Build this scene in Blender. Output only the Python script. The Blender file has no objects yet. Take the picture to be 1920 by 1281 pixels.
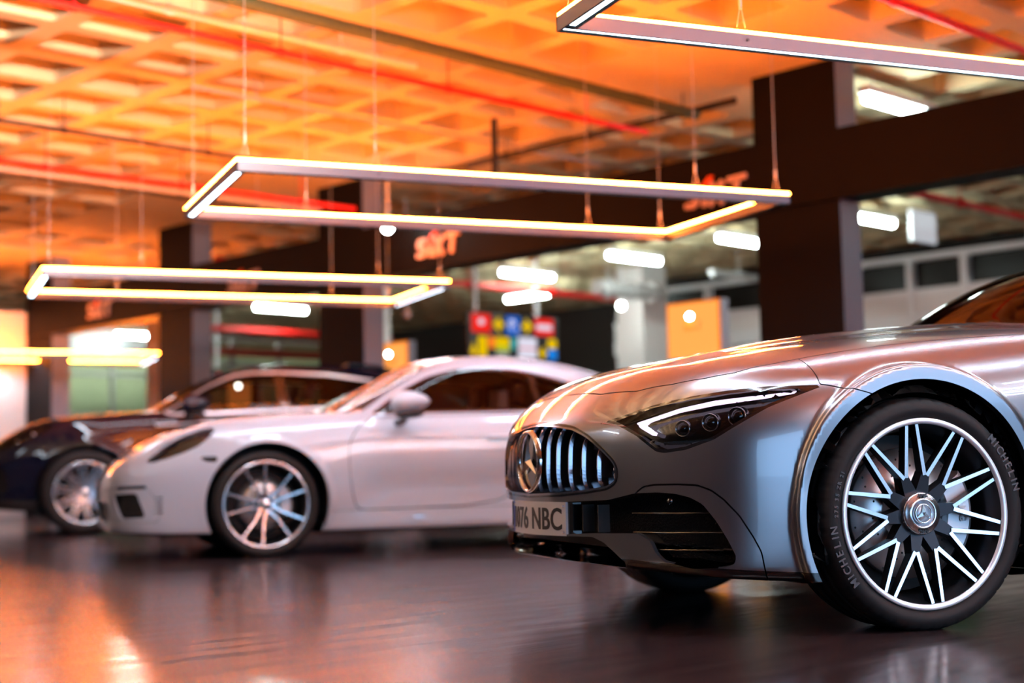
import bpy, math, random
import numpy as np
from mathutils import Matrix, Vector

SC = bpy.context.scene
COL = SC.collection
PI = math.pi
random.seed(4)

# ------------------------------------------------------------------ camera
HALL = math.radians(21.18)                  # the building stands at this angle to the row of parked cars
cam_data = bpy.data.cameras.new('camera'); cam = bpy.data.objects.new('camera', cam_data); COL.objects.link(cam)
cam_data.sensor_width = 36.0
cam_data.lens = 36.0 * 2731 / 1920
cam_data.clip_start = .05; cam_data.clip_end = 200
yaw, pitch, roll = math.radians(-22.705), math.radians(4.96), math.radians(-1.172)
cam.matrix_world = (Matrix.Translation((0, 0, .525)) @ Matrix.Rotation(yaw, 4, 'Z') @ Matrix.Rotation(PI / 2 + pitch, 4, 'X') @ Matrix.Rotation(roll, 4, 'Z'))
cam_data.dof.use_dof = True
cam_data.dof.focus_distance = 4.45
cam_data.dof.aperture_fstop = 1.45
cam_data.dof.aperture_blades = 0
SC.camera = cam

# ------------------------------------------------------------------ world (daylight through the garage gate behind the camera) and exposure
world = bpy.data.worlds.new('world'); SC.world = world; world.use_nodes = True
world.node_tree.nodes['Background'].inputs[0].default_value = (.34, .62, 1.0, 1)
world.node_tree.nodes['Background'].inputs[1].default_value = 5.0
SC.view_settings.view_transform = 'Standard'
SC.view_settings.look = 'None'
SC.view_settings.exposure = 0.0
SC.view_settings.gamma = 1.0
SC.view_settings.use_curve_mapping = False
SC.cycles.use_denoising = True
SC.cycles.max_bounces = 8
SC.cycles.diffuse_bounces = 3
SC.cycles.glossy_bounces = 5
SC.cycles.transparent_max_bounces = 16
SC.cycles.sample_clamp_indirect = 6.0
SC.cycles.caustics_reflective = False
SC.cycles.caustics_refractive = False
ORANGE = (1.0, .20, .020); UP = 185.0         # light of the upper strips of the pendant frames
COOL = (.66, .84, 1.0); DOWN = 14.0; DOWN_W = 36.0; WASH = 430.0         # light of their lower strips; WASH is for the added unseen ceiling washers
TUBE = (.80, 1.0, .95); TUBE_E = 80.0       # light of the ceiling battens
# ------------------------------------------------------------------ materials
def mat(name, col=(.5, .5, .5), rough=.5, metal=0., coat=0., coat_rough=.03, spec=.5, noise=None, bump=None, emit=None, strength=0., trans=0., ior=1.45):
    m = bpy.data.materials.new(name); m.use_nodes = True
    nt = m.node_tree; b = nt.nodes['Principled BSDF']
    b.inputs['Base Color'].default_value = (*col, 1); b.inputs['Roughness'].default_value = rough
    b.inputs['Metallic'].default_value = metal; b.inputs['Coat Weight'].default_value = coat
    b.inputs['Coat Roughness'].default_value = coat_rough; b.inputs['Specular IOR Level'].default_value = spec
    b.inputs['Transmission Weight'].default_value = trans; b.inputs['IOR'].default_value = ior
    if emit:
        b.inputs['Emission Color'].default_value = (*emit, 1); b.inputs['Emission Strength'].default_value = strength
    tc = nt.nodes.new('ShaderNodeTexCoord')
    if noise:                               # (scale, colour b, stretch, rough a, rough b)
        sc, cb, stretch, ra, rb = noise
        mp = nt.nodes.new('ShaderNodeMapping'); mp.inputs['Scale'].default_value = stretch
        n = nt.nodes.new('ShaderNodeTexNoise'); n.inputs['Scale'].default_value = sc; n.inputs['Detail'].default_value = 6
        nt.links.new(tc.outputs['Object'], mp.inputs[0]); nt.links.new(mp.outputs[0], n.inputs['Vector'])
        mx = nt.nodes.new('ShaderNodeMix'); mx.data_type = 'RGBA'
        mx.inputs[6].default_value = (*col, 1); mx.inputs[7].default_value = (*cb, 1)
        nt.links.new(n.outputs['Fac'], mx.inputs[0]); nt.links.new(mx.outputs[2], b.inputs['Base Color'])
        mr = nt.nodes.new('ShaderNodeMapRange'); mr.inputs[1].default_value = .3; mr.inputs[2].default_value = .7
        mr.inputs[3].default_value = ra; mr.inputs[4].default_value = rb
        nt.links.new(n.outputs['Fac'], mr.inputs[0]); nt.links.new(mr.outputs[0], b.inputs['Roughness'])
    if bump:                                # (scale, strength, stretch)
        sc, st, stretch = bump
        mp = nt.nodes.new('ShaderNodeMapping'); mp.inputs['Scale'].default_value = stretch
        n = nt.nodes.new('ShaderNodeTexNoise'); n.inputs['Scale'].default_value = sc; n.inputs['Detail'].default_value = 4
        bp = nt.nodes.new('ShaderNodeBump'); bp.inputs['Strength'].default_value = st; bp.inputs['Distance'].default_value = .02
        nt.links.new(tc.outputs['Object'], mp.inputs[0]); nt.links.new(mp.outputs[0], n.inputs['Vector'])
        nt.links.new(n.outputs['Fac'], bp.inputs['Height']); nt.links.new(bp.outputs[0], b.inputs['Normal'])
    return m

def glow(name, col, strength):
    m = bpy.data.materials.new(name); m.use_nodes = True; nt = m.node_tree
    nt.nodes.remove(nt.nodes['Principled BSDF'])
    e = nt.nodes.new('ShaderNodeEmission'); e.inputs[0].default_value = (*col, 1); e.inputs[1].default_value = strength
    nt.links.new(e.outputs[0], nt.nodes['Material Output'].inputs[0]); return m

def glass_mat(name, tint, rough=.0, refl=1.0):
    m = bpy.data.materials.new(name); m.use_nodes = True; nt = m.node_tree
    nt.nodes.remove(nt.nodes['Principled BSDF'])
    t = nt.nodes.new('ShaderNodeBsdfTransparent'); t.inputs[0].default_value = (*tint, 1)
    g = nt.nodes.new('ShaderNodeBsdfGlossy'); g.inputs['Roughness'].default_value = rough; g.inputs[0].default_value = (refl, refl, refl, 1)
    f = nt.nodes.new('ShaderNodeFresnel'); f.inputs[0].default_value = 1.55
    mx = nt.nodes.new('ShaderNodeMixShader')
    nt.links.new(f.outputs[0], mx.inputs[0]); nt.links.new(t.outputs[0], mx.inputs[1]); nt.links.new(g.outputs[0], mx.inputs[2])
    nt.links.new(mx.outputs[0], nt.nodes['Material Output'].inputs[0]); return m

M = {}
M['concrete'] = mat('concrete', (.62, .49, .29), .85, noise=(3.0, (.54, .42, .25), (1, 1, 1), .8, .95), bump=(22, .15, (1, 1, 1)))
M['floor'] = mat('polished_concrete', (.032, .018, .018), .3, spec=.6, noise=(5.0, (.020, .012, .013), (.35, 2.2, 1), .14, .25), bump=(9, .03, (.4, 2.2, 1)))
M['anthracite'] = mat('anthracite_panel', (.0035, .003, .0032), .5, spec=.09, bump=(60, .03, (1, 1, .05)))
M['pillar_side'] = mat('pillar_side', (.16, .16, .21), .5)
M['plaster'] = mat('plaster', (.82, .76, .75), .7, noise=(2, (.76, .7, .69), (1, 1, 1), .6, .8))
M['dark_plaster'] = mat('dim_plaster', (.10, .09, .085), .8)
M['white_paint'] = mat('white_paint', (.82, .80, .82), .45)
M['aluminium'] = mat('aluminium', (.20, .19, .23), .45, metal=.5)
M['dark_alu'] = mat('dark_aluminium', (.05, .045, .045), .4, metal=.5)
M['wire'] = mat('steel_wire', (.6, .55, .52), .35, metal=.8)
M['red_pipe'] = mat('red_pipe', (.72, .015, .012), .35)
M['grey_pipe'] = mat('grey_pipe', (.45, .42, .42), .4, metal=.3)
M['dark_pipe'] = mat('dark_pipe', (.012, .010, .012), .5)
M['green_conduit'] = mat('green_conduit', (.05, .065, .025), .6, bump=(40, .6, (1, 1, 1)))
M['up'] = glow('upper_strip_light', ORANGE, UP)
M['down'] = glow('lower_strip_light', COOL, DOWN)
M['fill_tube'] = glow('fill_tube_light', (.70, .84, 1.0), 55.0)  # tube glow of the added, unseen fill battens
M['tube'] = glow('tube_light', TUBE, TUBE_E)
M['off'] = mat('unlit_diffuser', (.75, .73, .7), .4)
M['black'] = mat('matt_black', (.006, .006, .007), .6)
M['void'] = mat('baffle_black', (.001, .001, .001), 1.0, spec=0.)  # only for the strips added inside the light frames
M['gloss_black'] = mat('gloss_black', (.004, .004, .005), .12, coat=.6)
M['rubber'] = mat('tyre_rubber', (.009, .009, .010), .62, spec=.3)
M['rubber_text'] = mat('tyre_lettering', (.075, .075, .085), .5)
M['machined'] = mat('machined_alloy', (.82, .82, .85), .22, metal=1.0)
M['bright_lip'] = mat('bright_rim_lip', (.95, .93, .98), .34, metal=.55)
M['dark_alloy'] = mat('dark_alloy', (.022, .022, .026), .3, metal=.6)
M['disc'] = mat('brake_disc', (.72, .70, .70), .38, metal=1.0)
M['caliper'] = mat('caliper_silver', (.62, .60, .62), .4, metal=.5)
M['chrome'] = mat('chrome', (.85, .85, .87), .08, metal=1.0)
M['dark_chrome'] = mat('dark_chrome', (.30, .31, .36), .16, metal=1.0)
M['silver_paint'] = mat('silver_paint', (.22, .22, .24), .28, metal=.92, coat=1.0, coat_rough=.02)
M['white_car'] = mat('pale_grey_paint', (.41, .46, .54), .4, coat=1.0, coat_rough=.02)
M['blue_car'] = mat('midnight_paint', (.003, .004, .014), .3, spec=0., coat=1.0, coat_rough=.02)
M['tint_glass'] = glass_mat('tinted_glass', (.42, .36, .34), 0, .40)
M['clear_glass'] = glass_mat('clear_glass', (.93, .94, .97), 0, .55)
M['screen_glass'] = glass_mat('windscreen_glass', (.45, .38, .36), 0, .5)
M['seat'] = mat('seat_leather', (.10, .05, .045), .5)
M['pale_seat'] = mat('pale_leather', (.55, .52, .5), .5)
M['interior'] = mat('cabin_trim', (.014, .011, .012), .6)
M['drl'] = glow('daylight_strip', (.95, .76, 1.0), 1.5)
M['plate_white'] = mat('plate_white', (.80, .80, .82), .3, coat=.4)
M['plate_black'] = mat('plate_black', (.01, .01, .012), .4)
M['plate_blue'] = mat('plate_blue', (.01, .06, .5), .35)
M['sign_letter'] = mat('sign_letter', (.62, .40, .32), .5, emit=(1, .22, .08), strength=.0)
M['sign_swoosh'] = mat('sign_swoosh', (.85, .09, .01), .5, emit=(1, .06, .0), strength=.0)

# ------------------------------------------------------------------ mesh building
def link(o, parent=None):
    COL.objects.link(o)
    if parent is not None: o.parent = parent
    return o

def tag(o, label=None, cat=None, group=None, kind=None):
    if label: o['label'] = label
    if cat: o['category'] = cat
    if group: o['group'] = group
    if kind: o['kind'] = kind
    return o

def thing(name, label, cat, loc=(0, 0, 0), rz=0., group=None):
    o = bpy.data.objects.new(name, None); o.empty_display_size = .1; COL.objects.link(o)
    o.location = loc; o.rotation_euler = (0, 0, rz)
    return tag(o, label, cat, group)

def Bp(x, y, z=0.):
    """a point of the building, whose grid is turned against the row of cars"""
    c, s = math.cos(HALL), math.sin(HALL); return (x * c - y * s, x * s + y * c, z)

class MB:
    """collects shapes and links them as one mesh"""
    def __init__(s): s.v = []; s.f = []; s.m = []; s.sm = []
    def add(s, V, F, mi=0, smooth=False):
        o = len(s.v); s.v += [tuple(map(float, p)) for p in V]; s.f += [tuple(int(i) + o for i in f) for f in F]
        s.m += [mi] * len(F); s.sm += [smooth] * len(F); return s
    def box(s, x0, x1, y0, y1, z0, z1, mi=0, bev=0.):
        if bev <= 0:
            V = [(x, y, z) for x in (x0, x1) for y in (y0, y1) for z in (z0, z1)]
            return s.add(V, [(0, 1, 3, 2), (4, 6, 7, 5), (0, 4, 5, 1), (2, 3, 7, 6), (0, 2, 6, 4), (1, 5, 7, 3)], mi)
        return s.prism(rounded([(x0, y0), (x1, y0), (x1, y1), (x0, y1)], bev, 3), z0, z1, mi)
    def prism(s, poly, z0, z1, mi=0, xf=None, smooth=False):
        n = len(poly); V = [(p[0], p[1], z0) for p in poly] + [(p[0], p[1], z1) for p in poly]
        F = [(i, (i + 1) % n, n + (i + 1) % n, n + i) for i in range(n)] + [tuple(range(n))[::-1], tuple(range(n, 2 * n))]
        if xf is not None: V = [tuple(xf(p)) for p in V]
        return s.add(V, F, mi, smooth)
    def tube(s, pts, r, n=10, mi=0, caps=True, r2=None):
        pts = [Vector(p) for p in pts]; V = []; F = []
        for i, p in enumerate(pts):
            d = (pts[min(i + 1, len(pts) - 1)] - pts[max(i - 1, 0)]).normalized()
            u = d.cross(Vector((0, 0, 1)) if abs(d.z) < .9 else Vector((1, 0, 0))).normalized(); w = d.cross(u)
            rr = r if r2 is None else r + (r2 - r) * i / (len(pts) - 1)
            V += [p + (u * math.cos(2 * PI * k / n) + w * math.sin(2 * PI * k / n)) * rr for k in range(n)]
        for i in range(len(pts) - 1):
            for k in range(n): F.append((i * n + k, i * n + (k + 1) % n, (i + 1) * n + (k + 1) % n, (i + 1) * n + k))
        s.add(V, F, mi, True)
        if caps: s.add(V[:n], [tuple(range(n))[::-1]], mi); s.add(V[-n:], [tuple(range(n))], mi)
        return s
    def lathe(s, prof, n=48, mi=0, axis='y', smooth=True, xf=None):
        """prof: (radius, position along the axis)"""
        V = []; F = []
        for k in range(n):
            a = 2 * PI * k / n; c, q = math.cos(a), math.sin(a)
            for r, h in prof: V.append((r * c, h, r * q) if axis == 'y' else (r * c, r * q, h))
        m = len(prof)
        for k in range(n):
            for i in range(m - 1):
                a, b = k * m + i, ((k + 1) % n) * m + i
                F.append((a, a + 1, b + 1, b))
        if xf is not None: V = [tuple(xf(p)) for p in V]
        return s.add(V, F, mi, smooth)
    def ball(s, c, r, n=16, mi=0):
        rx, ry, rz = (r, r, r) if not hasattr(r, '__len__') else r
        V = []; F = []; h = n // 2
        for i in range(h + 1):
            t = PI * i / h
            for k in range(n): V.append((c[0] + rx * math.sin(t) * math.cos(2 * PI * k / n), c[1] + ry * math.sin(t) * math.sin(2 * PI * k / n), c[2] + rz * math.cos(t)))
        for i in range(h):
            for k in range(n): F.append((i * n + k, (i + 1) * n + k, (i + 1) * n + (k + 1) % n, i * n + (k + 1) % n))
        return s.add(V, F, mi, True)
    def build(s, name, mats, parent=None, rz=None, loc=None):
        me = bpy.data.meshes.new(name); me.from_pydata(s.v, [], s.f)
        for m in (mats if isinstance(mats, (list, tuple)) else [mats]): me.materials.append(m)
        me.polygons.foreach_set('material_index', s.m); me.polygons.foreach_set('use_smooth', s.sm)
        me.update()
        o = bpy.data.objects.new(name, me); link(o, parent)
        if rz is not None: o.rotation_euler = (0, 0, rz)
        if loc is not None: o.location = loc
        return o

def copy_tree(o, parent=None):
    c = o.copy(); COL.objects.link(c)
    if parent is not None: c.parent = parent; c.matrix_parent_inverse = o.matrix_parent_inverse
    for ch in list(o.children): copy_tree(ch, c)
    return c

def glyphs(txt, size, depth=.002, bold=0., space=1.0):
    """lettering as mesh data lying in the xz plane, reading along +x, front towards -y; centred on the baseline"""
    cu = bpy.data.curves.new('lettering', 'FONT'); cu.body = txt; cu.size = size; cu.extrude = depth; cu.offset = bold
    cu.align_x = 'CENTER'; cu.space_character = space; cu.resolution_u = 4
    o = bpy.data.objects.new('lettering', cu); COL.objects.link(o)
    dg = bpy.context.evaluated_depsgraph_get(); me = o.evaluated_get(dg).to_mesh()
    V = [(v.co.x, -v.co.z, v.co.y) for v in me.vertices]; F = [tuple(p.vertices) for p in me.polygons]
    o.evaluated_get(dg).to_mesh_clear(); bpy.data.objects.remove(o); bpy.data.curves.remove(cu)
    return V, F
# ------------------------------------------------------------------ body surfaces
def tab(*pts, sig=.05):
    """smooth one-dimensional profile through the given points"""
    xs = np.array([p[0] for p in pts], float); ys = np.array([p[1] for p in pts], float)
    st = .005; g = np.arange(xs[0] - .6, xs[-1] + .6, st)
    v = np.interp(g, xs, ys)
    n = int(sig / st * 3) + 1; k = np.exp(-.5 * (np.arange(-n, n + 1) * st / sig) ** 2); k /= k.sum()
    v = np.convolve(np.pad(v, n, mode='edge'), k, mode='valid')
    return lambda x: np.interp(x, g, v)

def smax(a, b, k):
    h = np.maximum(k - np.abs(a - b), 0) / k
    return np.maximum(a, b) + h * h * k / 4

def smin(a, b, k): return -smax(-a, -b, k)

def sstep(a, b, x):
    t = np.clip((x - a) / (b - a), 0, 1); return t * t * (3 - 2 * t)

class Body:
    """front axle on the floor is the origin, x runs backwards, y<0 is the driver's side"""
    def __init__(s, **k): s.__dict__.update(k)
    def __call__(s, P):
        x, y, z = P[..., 0], P[..., 1], P[..., 2]; a = np.abs(y)
        w = s.Wp(x) * s.Wz(z)
        for cx in (s.ax, s.wb):
            r = np.hypot(x - cx, z - s.az)
            w = w + s.flare * (1 - sstep(s.f0, s.f1, r)) * sstep(.1, .3, z)
            w = w + s.swell * np.exp(-(np.maximum(r - s.ar, 0) / .16) ** 2) * sstep(.1, .4, z)
        fl = None
        if s.arch_band:
            r0 = np.hypot(x - s.ax, z - s.az); lo = sstep(.42, .74, z)
            fl = smax(r0 - (s.f1 - .020 * (1 - lo)), a - (s.arch_band - .022 * (1 - lo)), .014); fl = np.maximum(np.maximum(fl, .72 - a), .16 - z)
        if s.scoop: w = w - s.scoop * np.exp(-((z - .42) / .13) ** 2) * sstep(.55, .9, x) * (1 - sstep(s.wb - .9, s.wb - .4, x))
        d = smax(a - w, z - s.top(x, a), s.kt)
        nose = (s.Nx(a) + s.Nz(z) - x) * .75
        d = smax(d, nose, s.kn)
        d = smax(d, (x - s.tail - .0 + .35 * (a / .9) ** 4 + s.Tz(z)) * .8, .12)
        d = smax(d, s.zb(x) - z, s.kb)
        xe = x - s.wcurve * a * a
        up = z - s.gz; up = .5 * (up + np.sqrt(up * up + .0016))
        gh = smax(a - (s.g0 - s.gk * up) - s.gx(x), z - (s.R(xe) - s.rcrown * a * a), s.kg)
        gh = smax(gh, s.gz - .3 - z, .05)
        d = smin(d, gh, s.ku)
        return d if fl is None else smin(d, fl, .018)
    def grad(s, P, e=.003):
        g = np.empty_like(P)
        for i in range(3):
            o = np.zeros(3); o[i] = e
            g[..., i] = (s(P + o) - s(P - o)) / (2 * e)
        return g
    def snap(s, V, it=3, keep_y=True):
        for _ in range(it):
            d = s(V); g = s.grad(V)
            if keep_y: g[np.abs(V[:, 1]) < 1e-6, 1] = 0
            st = d / np.maximum((g * g).sum(1), .05)
            V = V - g * np.clip(st, -.02, .02)[:, None]
        return V
    def normals(s, V):
        g = s.grad(V); return g / np.linalg.norm(g, axis=1)[:, None]

ROADSTER = Body(arch_band=.958, ax=.022, wb=2.70, az=.355, ar=.42, f0=.452, f1=.470, flare=.0, swell=.012, scoop=.02, kt=.16, kn=.10, kb=.04, tail=3.74,
    Wp=tab((-1, .90), (-.6, .925), (-.3, .932), (0, .932), (.5, .925), (1.2, .915), (2.0, .925), (2.7, .94), (3.2, .92), (3.8, .82), sig=.12),
    Wz=tab((.1, .95), (.2, .975), (.35, .99), (.5, .997), (.62, 1.0), (.75, .998), (.85, .985), (1.0, .96), sig=.06),
    Nx=tab((0, -.94), (.2, -.927), (.35, -.90), (.5, -.858), (.6, -.818), (.7, -.755), (.8, -.65), (.87, -.54), (.92, -.42), (.95, -.3), (1.0, -.05), sig=.03),
    Nz=tab((.1, .03), (.2, .0), (.3, 0), (.5, -.005), (.62, .0), (.7, .025), (.8, .10), (.9, .2), sig=.03),
    Tz=tab((.1, .12), (.3, .03), (.6, 0), (.9, .0), (1.0, .05), sig=.05),
    zb=tab((-1.05, .235), (-.85, .205), (-.6, .175), (-.3, .158), (0, .15), (3, .15), (3.6, .22), sig=.06),
    T=tab((-1.06, .56), (-.97, .665), (-.88, .748), (-.76, .817), (-.62, .865), (-.46, .90), (-.23, .938), (0, .968), (.25, .993), (.5, 1.012), (.75, 1.025), (1.5, 1.0), (2.2, .99), (3.0, .985), (3.5, .94), (3.8, .85), sig=.05),
    top=None, g0=.80, gk=.55, gz=1.0, gx=lambda x: 0 * x, kg=.10, ku=.03, wcurve=.30, rcrown=.10,
    R=tab((-.1, .3), (.55, .89), (.70, .985), (.93, 1.14), (1.15, 1.255), (1.4, 1.33), (1.7, 1.352), (2.0, 1.34), (2.4, 1.25), (2.8, 1.08), (3.0, .98), (3.3, .85), sig=.06))
ROADSTER.top = lambda x, a: ROADSTER.T(x) - .085 * a * a - .07 * a ** 4 + .012 * np.exp(-((a - .3) / .08) ** 2) * sstep(-.7, 0, x)

COUPE = Body(arch_band=0, ax=.012, wb=2.475, az=.33, ar=.388, f0=.395, f1=.44, flare=.012, swell=.018, scoop=.010, kt=.14, kn=.10, kb=.04, tail=3.36,
    Wp=tab((-1, .85), (-.6, .86), (0, .872), (.5, .87), (1.0, .865), (1.6, .875), (2.2, .89), (2.6, .89), (3.1, .86), (3.4, .78), sig=.12),
    Wz=tab((.1, .965), (.2, .985), (.27, .975), (.45, .99), (.57, 1.0), (.67, .995), (.77, .978), (.87, .950), (.97, .915), sig=.05),
    Nx=tab((0, -.965), (.3, -.957), (.5, -.93), (.65, -.87), (.75, -.77), (.82, -.62), (.86, -.45), (.89, -.25), (.93, 0), sig=.035),
    Nz=tab((.12, .05), (.2, .01), (.3, 0), (.45, 0), (.55, .02), (.62, .07), (.7, .16), sig=.03),
    Tz=tab((.1, .12), (.3, .03), (.6, 0), (.9, .0), (1.0, .05), sig=.05),
    zb=tab((-1, .16), (-.6, .15), (0, .14), (2.6, .14), (3.4, .2), sig=.06),
    T=tab((-1.06, .40), (-1.0, .50), (-.93, .592), (-.78, .672), (-.62, .748), (-.46, .818), (-.29, .862), (-.12, .882), (.12, .897), (.35, .908), (1.0, .92), (1.8, .93), (2.5, .925), (3.0, .89), (3.4, .80), sig=.045),
    top=None, g0=.775, gk=.50, gz=.9, gx=lambda x: -.10 * sstep(2.0, 3.2, x), kg=.085, ku=.035, wcurve=.30, rcrown=.09,
    R=tab((-.3, .3), (.2, .76), (.38, .87), (.62, 1.005), (.82, 1.115), (1.0, 1.21), (1.2, 1.29), (1.4, 1.318), (1.62, 1.322), (1.85, 1.305), (2.1, 1.262), (2.35, 1.195), (2.6, 1.10), (2.9, .99), (3.2, .89), (3.5, .78), sig=.06))
COUPE.top = lambda x, a: COUPE.T(x) - (.075 * sstep(-.9, -.3, x) * (1 - sstep(.1, .5, x))) * np.clip(1 - (a / .62) ** 2, 0, 1) ** 2 - 1.2 * np.maximum(a - .62, 0) ** 2

SUV = Body(arch_band=0, ax=0., wb=2.895, az=.385, ar=.43, f0=.45, f1=.52, flare=.02, swell=.015, scoop=.02, kt=.14, kn=.14, kb=.05, tail=3.95,
    Wp=tab((-1, .90), (-.6, .925), (0, .945), (.6, .935), (1.5, .93), (2.5, .95), (3.2, .945), (3.7, .9), (4.0, .8), sig=.12),
    Wz=tab((.1, .94), (.3, .975), (.5, .985), (.75, 1.0), (.9, .998), (1.0, .985), (1.15, .95), sig=.05),
    Nx=tab((0, -.93), (.4, -.91), (.6, -.85), (.75, -.74), (.85, -.55), (.92, -.3), (.97, 0), sig=.05),
    Nz=tab((.2, .06), (.3, .0), (.5, 0), (.65, .0), (.78, .04), (.9, .12), (1.0, .25), sig=.05),
    Tz=tab((.1, .15), (.4, .03), (.8, 0), (1.1, .05), (1.3, .15), sig=.05),
    zb=tab((-1, .26), (-.5, .22), (0, .21), (3, .21), (3.8, .3), sig=.06),
    T=tab((-1.0, .72), (-.88, .83), (-.73, .92), (-.55, 1.0), (-.3, 1.062), (.1, 1.10), (.55, 1.125), (1, 1.13), (2.5, 1.15), (3.4, 1.14), (3.8, 1.02), sig=.06),
    top=None, g0=.86, gk=.50, gz=1.1, gx=lambda x: -.06 * sstep(2.6, 3.8, x), kg=.12, ku=.04, wcurve=.22, rcrown=.07,
    R=tab((-.2, .4), (.3, .95), (.5, 1.07), (.85, 1.28), (1.12, 1.435), (1.42, 1.555), (1.85, 1.61), (2.3, 1.60), (2.8, 1.535), (3.2, 1.42), (3.6, 1.24), (3.9, 1.0), sig=.07))
SUV.top = lambda x, a: SUV.T(x) - .05 * np.clip(1 - (a / .6) ** 2, 0, 1) ** 2 * (1 - sstep(.3, .6, x)) - .35 * np.maximum(a - .6, 0) ** 2

def surface_net(f, lo, hi, h):
    """triangles of the f=0 surface on a regular lattice"""
    n = np.ceil((np.array(hi) - lo) / h).astype(int) + 1
    ax = [lo[i] + h * np.arange(n[i]) for i in range(3)]
    D = np.empty(n, np.float32)
    for i, xv in enumerate(ax[0]):
        Y, Z = np.meshgrid(ax[1], ax[2], indexing='ij')
        D[i] = f(np.stack([np.full_like(Y, xv), Y, Z], -1))
    S = D < 0
    c = np.zeros(n - 1, np.int8)
    for dx in (0, 1):
        for dy in (0, 1):
            for dz in (0, 1): c += S[dx:n[0] - 1 + dx, dy:n[1] - 1 + dy, dz:n[2] - 1 + dz]
    act = (c > 0) & (c < 8)
    idx = -np.ones(n - 1, np.int64); ijk = np.argwhere(act); idx[act] = np.arange(len(ijk))
    acc = np.zeros((len(ijk), 3)); cnt = np.zeros(len(ijk))
    offs = [(a, b, cc) for a in (0, 1) for b in (0, 1) for cc in (0, 1)]
    for A in offs:
        for k in range(3):
            if A[k]: continue
            Bq = list(A); Bq[k] = 1
            da = D[ijk[:, 0] + A[0], ijk[:, 1] + A[1], ijk[:, 2] + A[2]]; db = D[ijk[:, 0] + Bq[0], ijk[:, 1] + Bq[1], ijk[:, 2] + Bq[2]]
            m = (da < 0) != (db < 0)
            t = np.where(m, da / np.where(m, da - db, 1), 0)
            p = np.repeat(np.array([A], float), len(ijk), 0); p[:, k] += t
            acc[m] += p[m]; cnt[m] += 1
    V = np.array(lo) + h * (ijk + acc / cnt[:, None])
    T = []
    for k in range(3):
        a1, a2 = (k + 1) % 3, (k + 2) % 3
        sl0 = [slice(None)] * 3; sl1 = [slice(None)] * 3; sl0[k] = slice(0, -1); sl1[k] = slice(1, None)
        e = np.argwhere(S[tuple(sl0)] != S[tuple(sl1)])
        e = e[(e[:, a1] > 0) & (e[:, a2] > 0) & (e[:, a1] < n[a1] - 1) & (e[:, a2] < n[a2] - 1)]
        q = []
        for (u, v) in ((-1, -1), (0, -1), (0, 0), (-1, 0)):
            c_ = e.copy(); c_[:, a1] += u; c_[:, a2] += v
            q.append(idx[c_[:, 0], c_[:, 1], c_[:, 2]])
        q = np.array(q).T
        inside = S[e[:, 0], e[:, 1], e[:, 2]]
        q[~inside] = q[~inside][:, ::-1]
        T += [q[:, [0, 1, 2]], q[:, [0, 2, 3]]]
    return V, np.concatenate(T)

def compact(V, T):
    u, inv = np.unique(T, return_inverse=True)
    return V[u], inv.reshape(-1, 3)

def clip(V, T, fv):
    """split a triangle mesh along fv = 0: (where fv<0, where fv>0)"""
    fv = np.where(np.abs(fv) < 1e-7, 1e-7, fv)
    neg = fv < 0; k = neg[T].sum(1)
    outN = [T[k == 3]]; outP = [T[k == 0]]
    mix = T[(k == 1) | (k == 2)]
    if len(mix):
        m = neg[mix]; odd = np.where(m.sum(1) == 1, m.argmax(1), (~m).argmax(1))
        r = np.arange(len(mix)); a = mix[r, odd]; b = mix[r, (odd + 1) % 3]; c = mix[r, (odd + 2) % 3]
        ab = np.sort(np.stack([a, b], 1), 1); ac = np.sort(np.stack([a, c], 1), 1)
        E, inv = np.unique(np.concatenate([ab, ac]), axis=0, return_inverse=True); inv = inv.ravel()
        t = fv[E[:, 0]] / (fv[E[:, 0]] - fv[E[:, 1]])
        NV = V[E[:, 0]] + (V[E[:, 1]] - V[E[:, 0]]) * t[:, None]
        p = len(V) + inv[:len(a)]; q = len(V) + inv[len(a):]
        V = np.concatenate([V, NV])
        tri = np.stack([a, p, q], 1); q1 = np.stack([p, b, c], 1); q2 = np.stack([p, c, q], 1); an = neg[a]
        outN += [tri[an], q1[~an], q2[~an]]; outP += [tri[~an], q1[an], q2[an]]
    return compact(V, np.concatenate(outN)), compact(V, np.concatenate(outP))

def poly_d(poly, U, W):
    """signed distance to a closed polygon, negative inside"""
    poly = np.asarray(poly, float); p = np.stack([U, W], -1); d = np.full(len(U), 1e9); ins = np.zeros(len(U), bool)
    for i in range(len(poly)):
        a = poly[i - 1]; b = poly[i]; e = b - a; w = p - a
        t = np.clip((w @ e) / max(e @ e, 1e-12), 0, 1)
        d = np.minimum(d, np.hypot(*(w - t[:, None] * e).T))
        c = ((a[1] > p[:, 1]) != (b[1] > p[:, 1]))
        xi = a[0] + (p[:, 1] - a[1]) / np.where(b[1] == a[1], 1e-12, b[1] - a[1]) * e[0]
        ins ^= c & (p[:, 0] < xi)
    return np.where(ins, -d, d)

def line_d(line, U, W):
    """distance to an open polyline"""
    line = np.asarray(line, float); p = np.stack([U, W], -1); d = np.full(len(U), 1e9)
    for a, b in zip(line[:-1], line[1:]):
        e = b - a; w = p - a; t = np.clip((w @ e) / max(e @ e, 1e-12), 0, 1)
        d = np.minimum(d, np.hypot(*(w - t[:, None] * e).T))
    return d

def rounded(poly, r=.02, n=4):
    """round the corners of a polygon"""
    P = np.asarray(poly, float); out = []
    for i in range(len(P)):
        a, b, c = P[i - 1], P[i], P[(i + 1) % len(P)]
        u = a - b; v = c - b; lu = np.hypot(*u); lv = np.hypot(*v); k = min(r, .45 * lu, .45 * lv)
        s, e = b + u / lu * k, b + v / lv * k
        for j in range(n + 1):
            t = j / n; out.append((1 - t) ** 2 * s + 2 * t * (1 - t) * b + t * t * e)
    return np.array(out)
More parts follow.
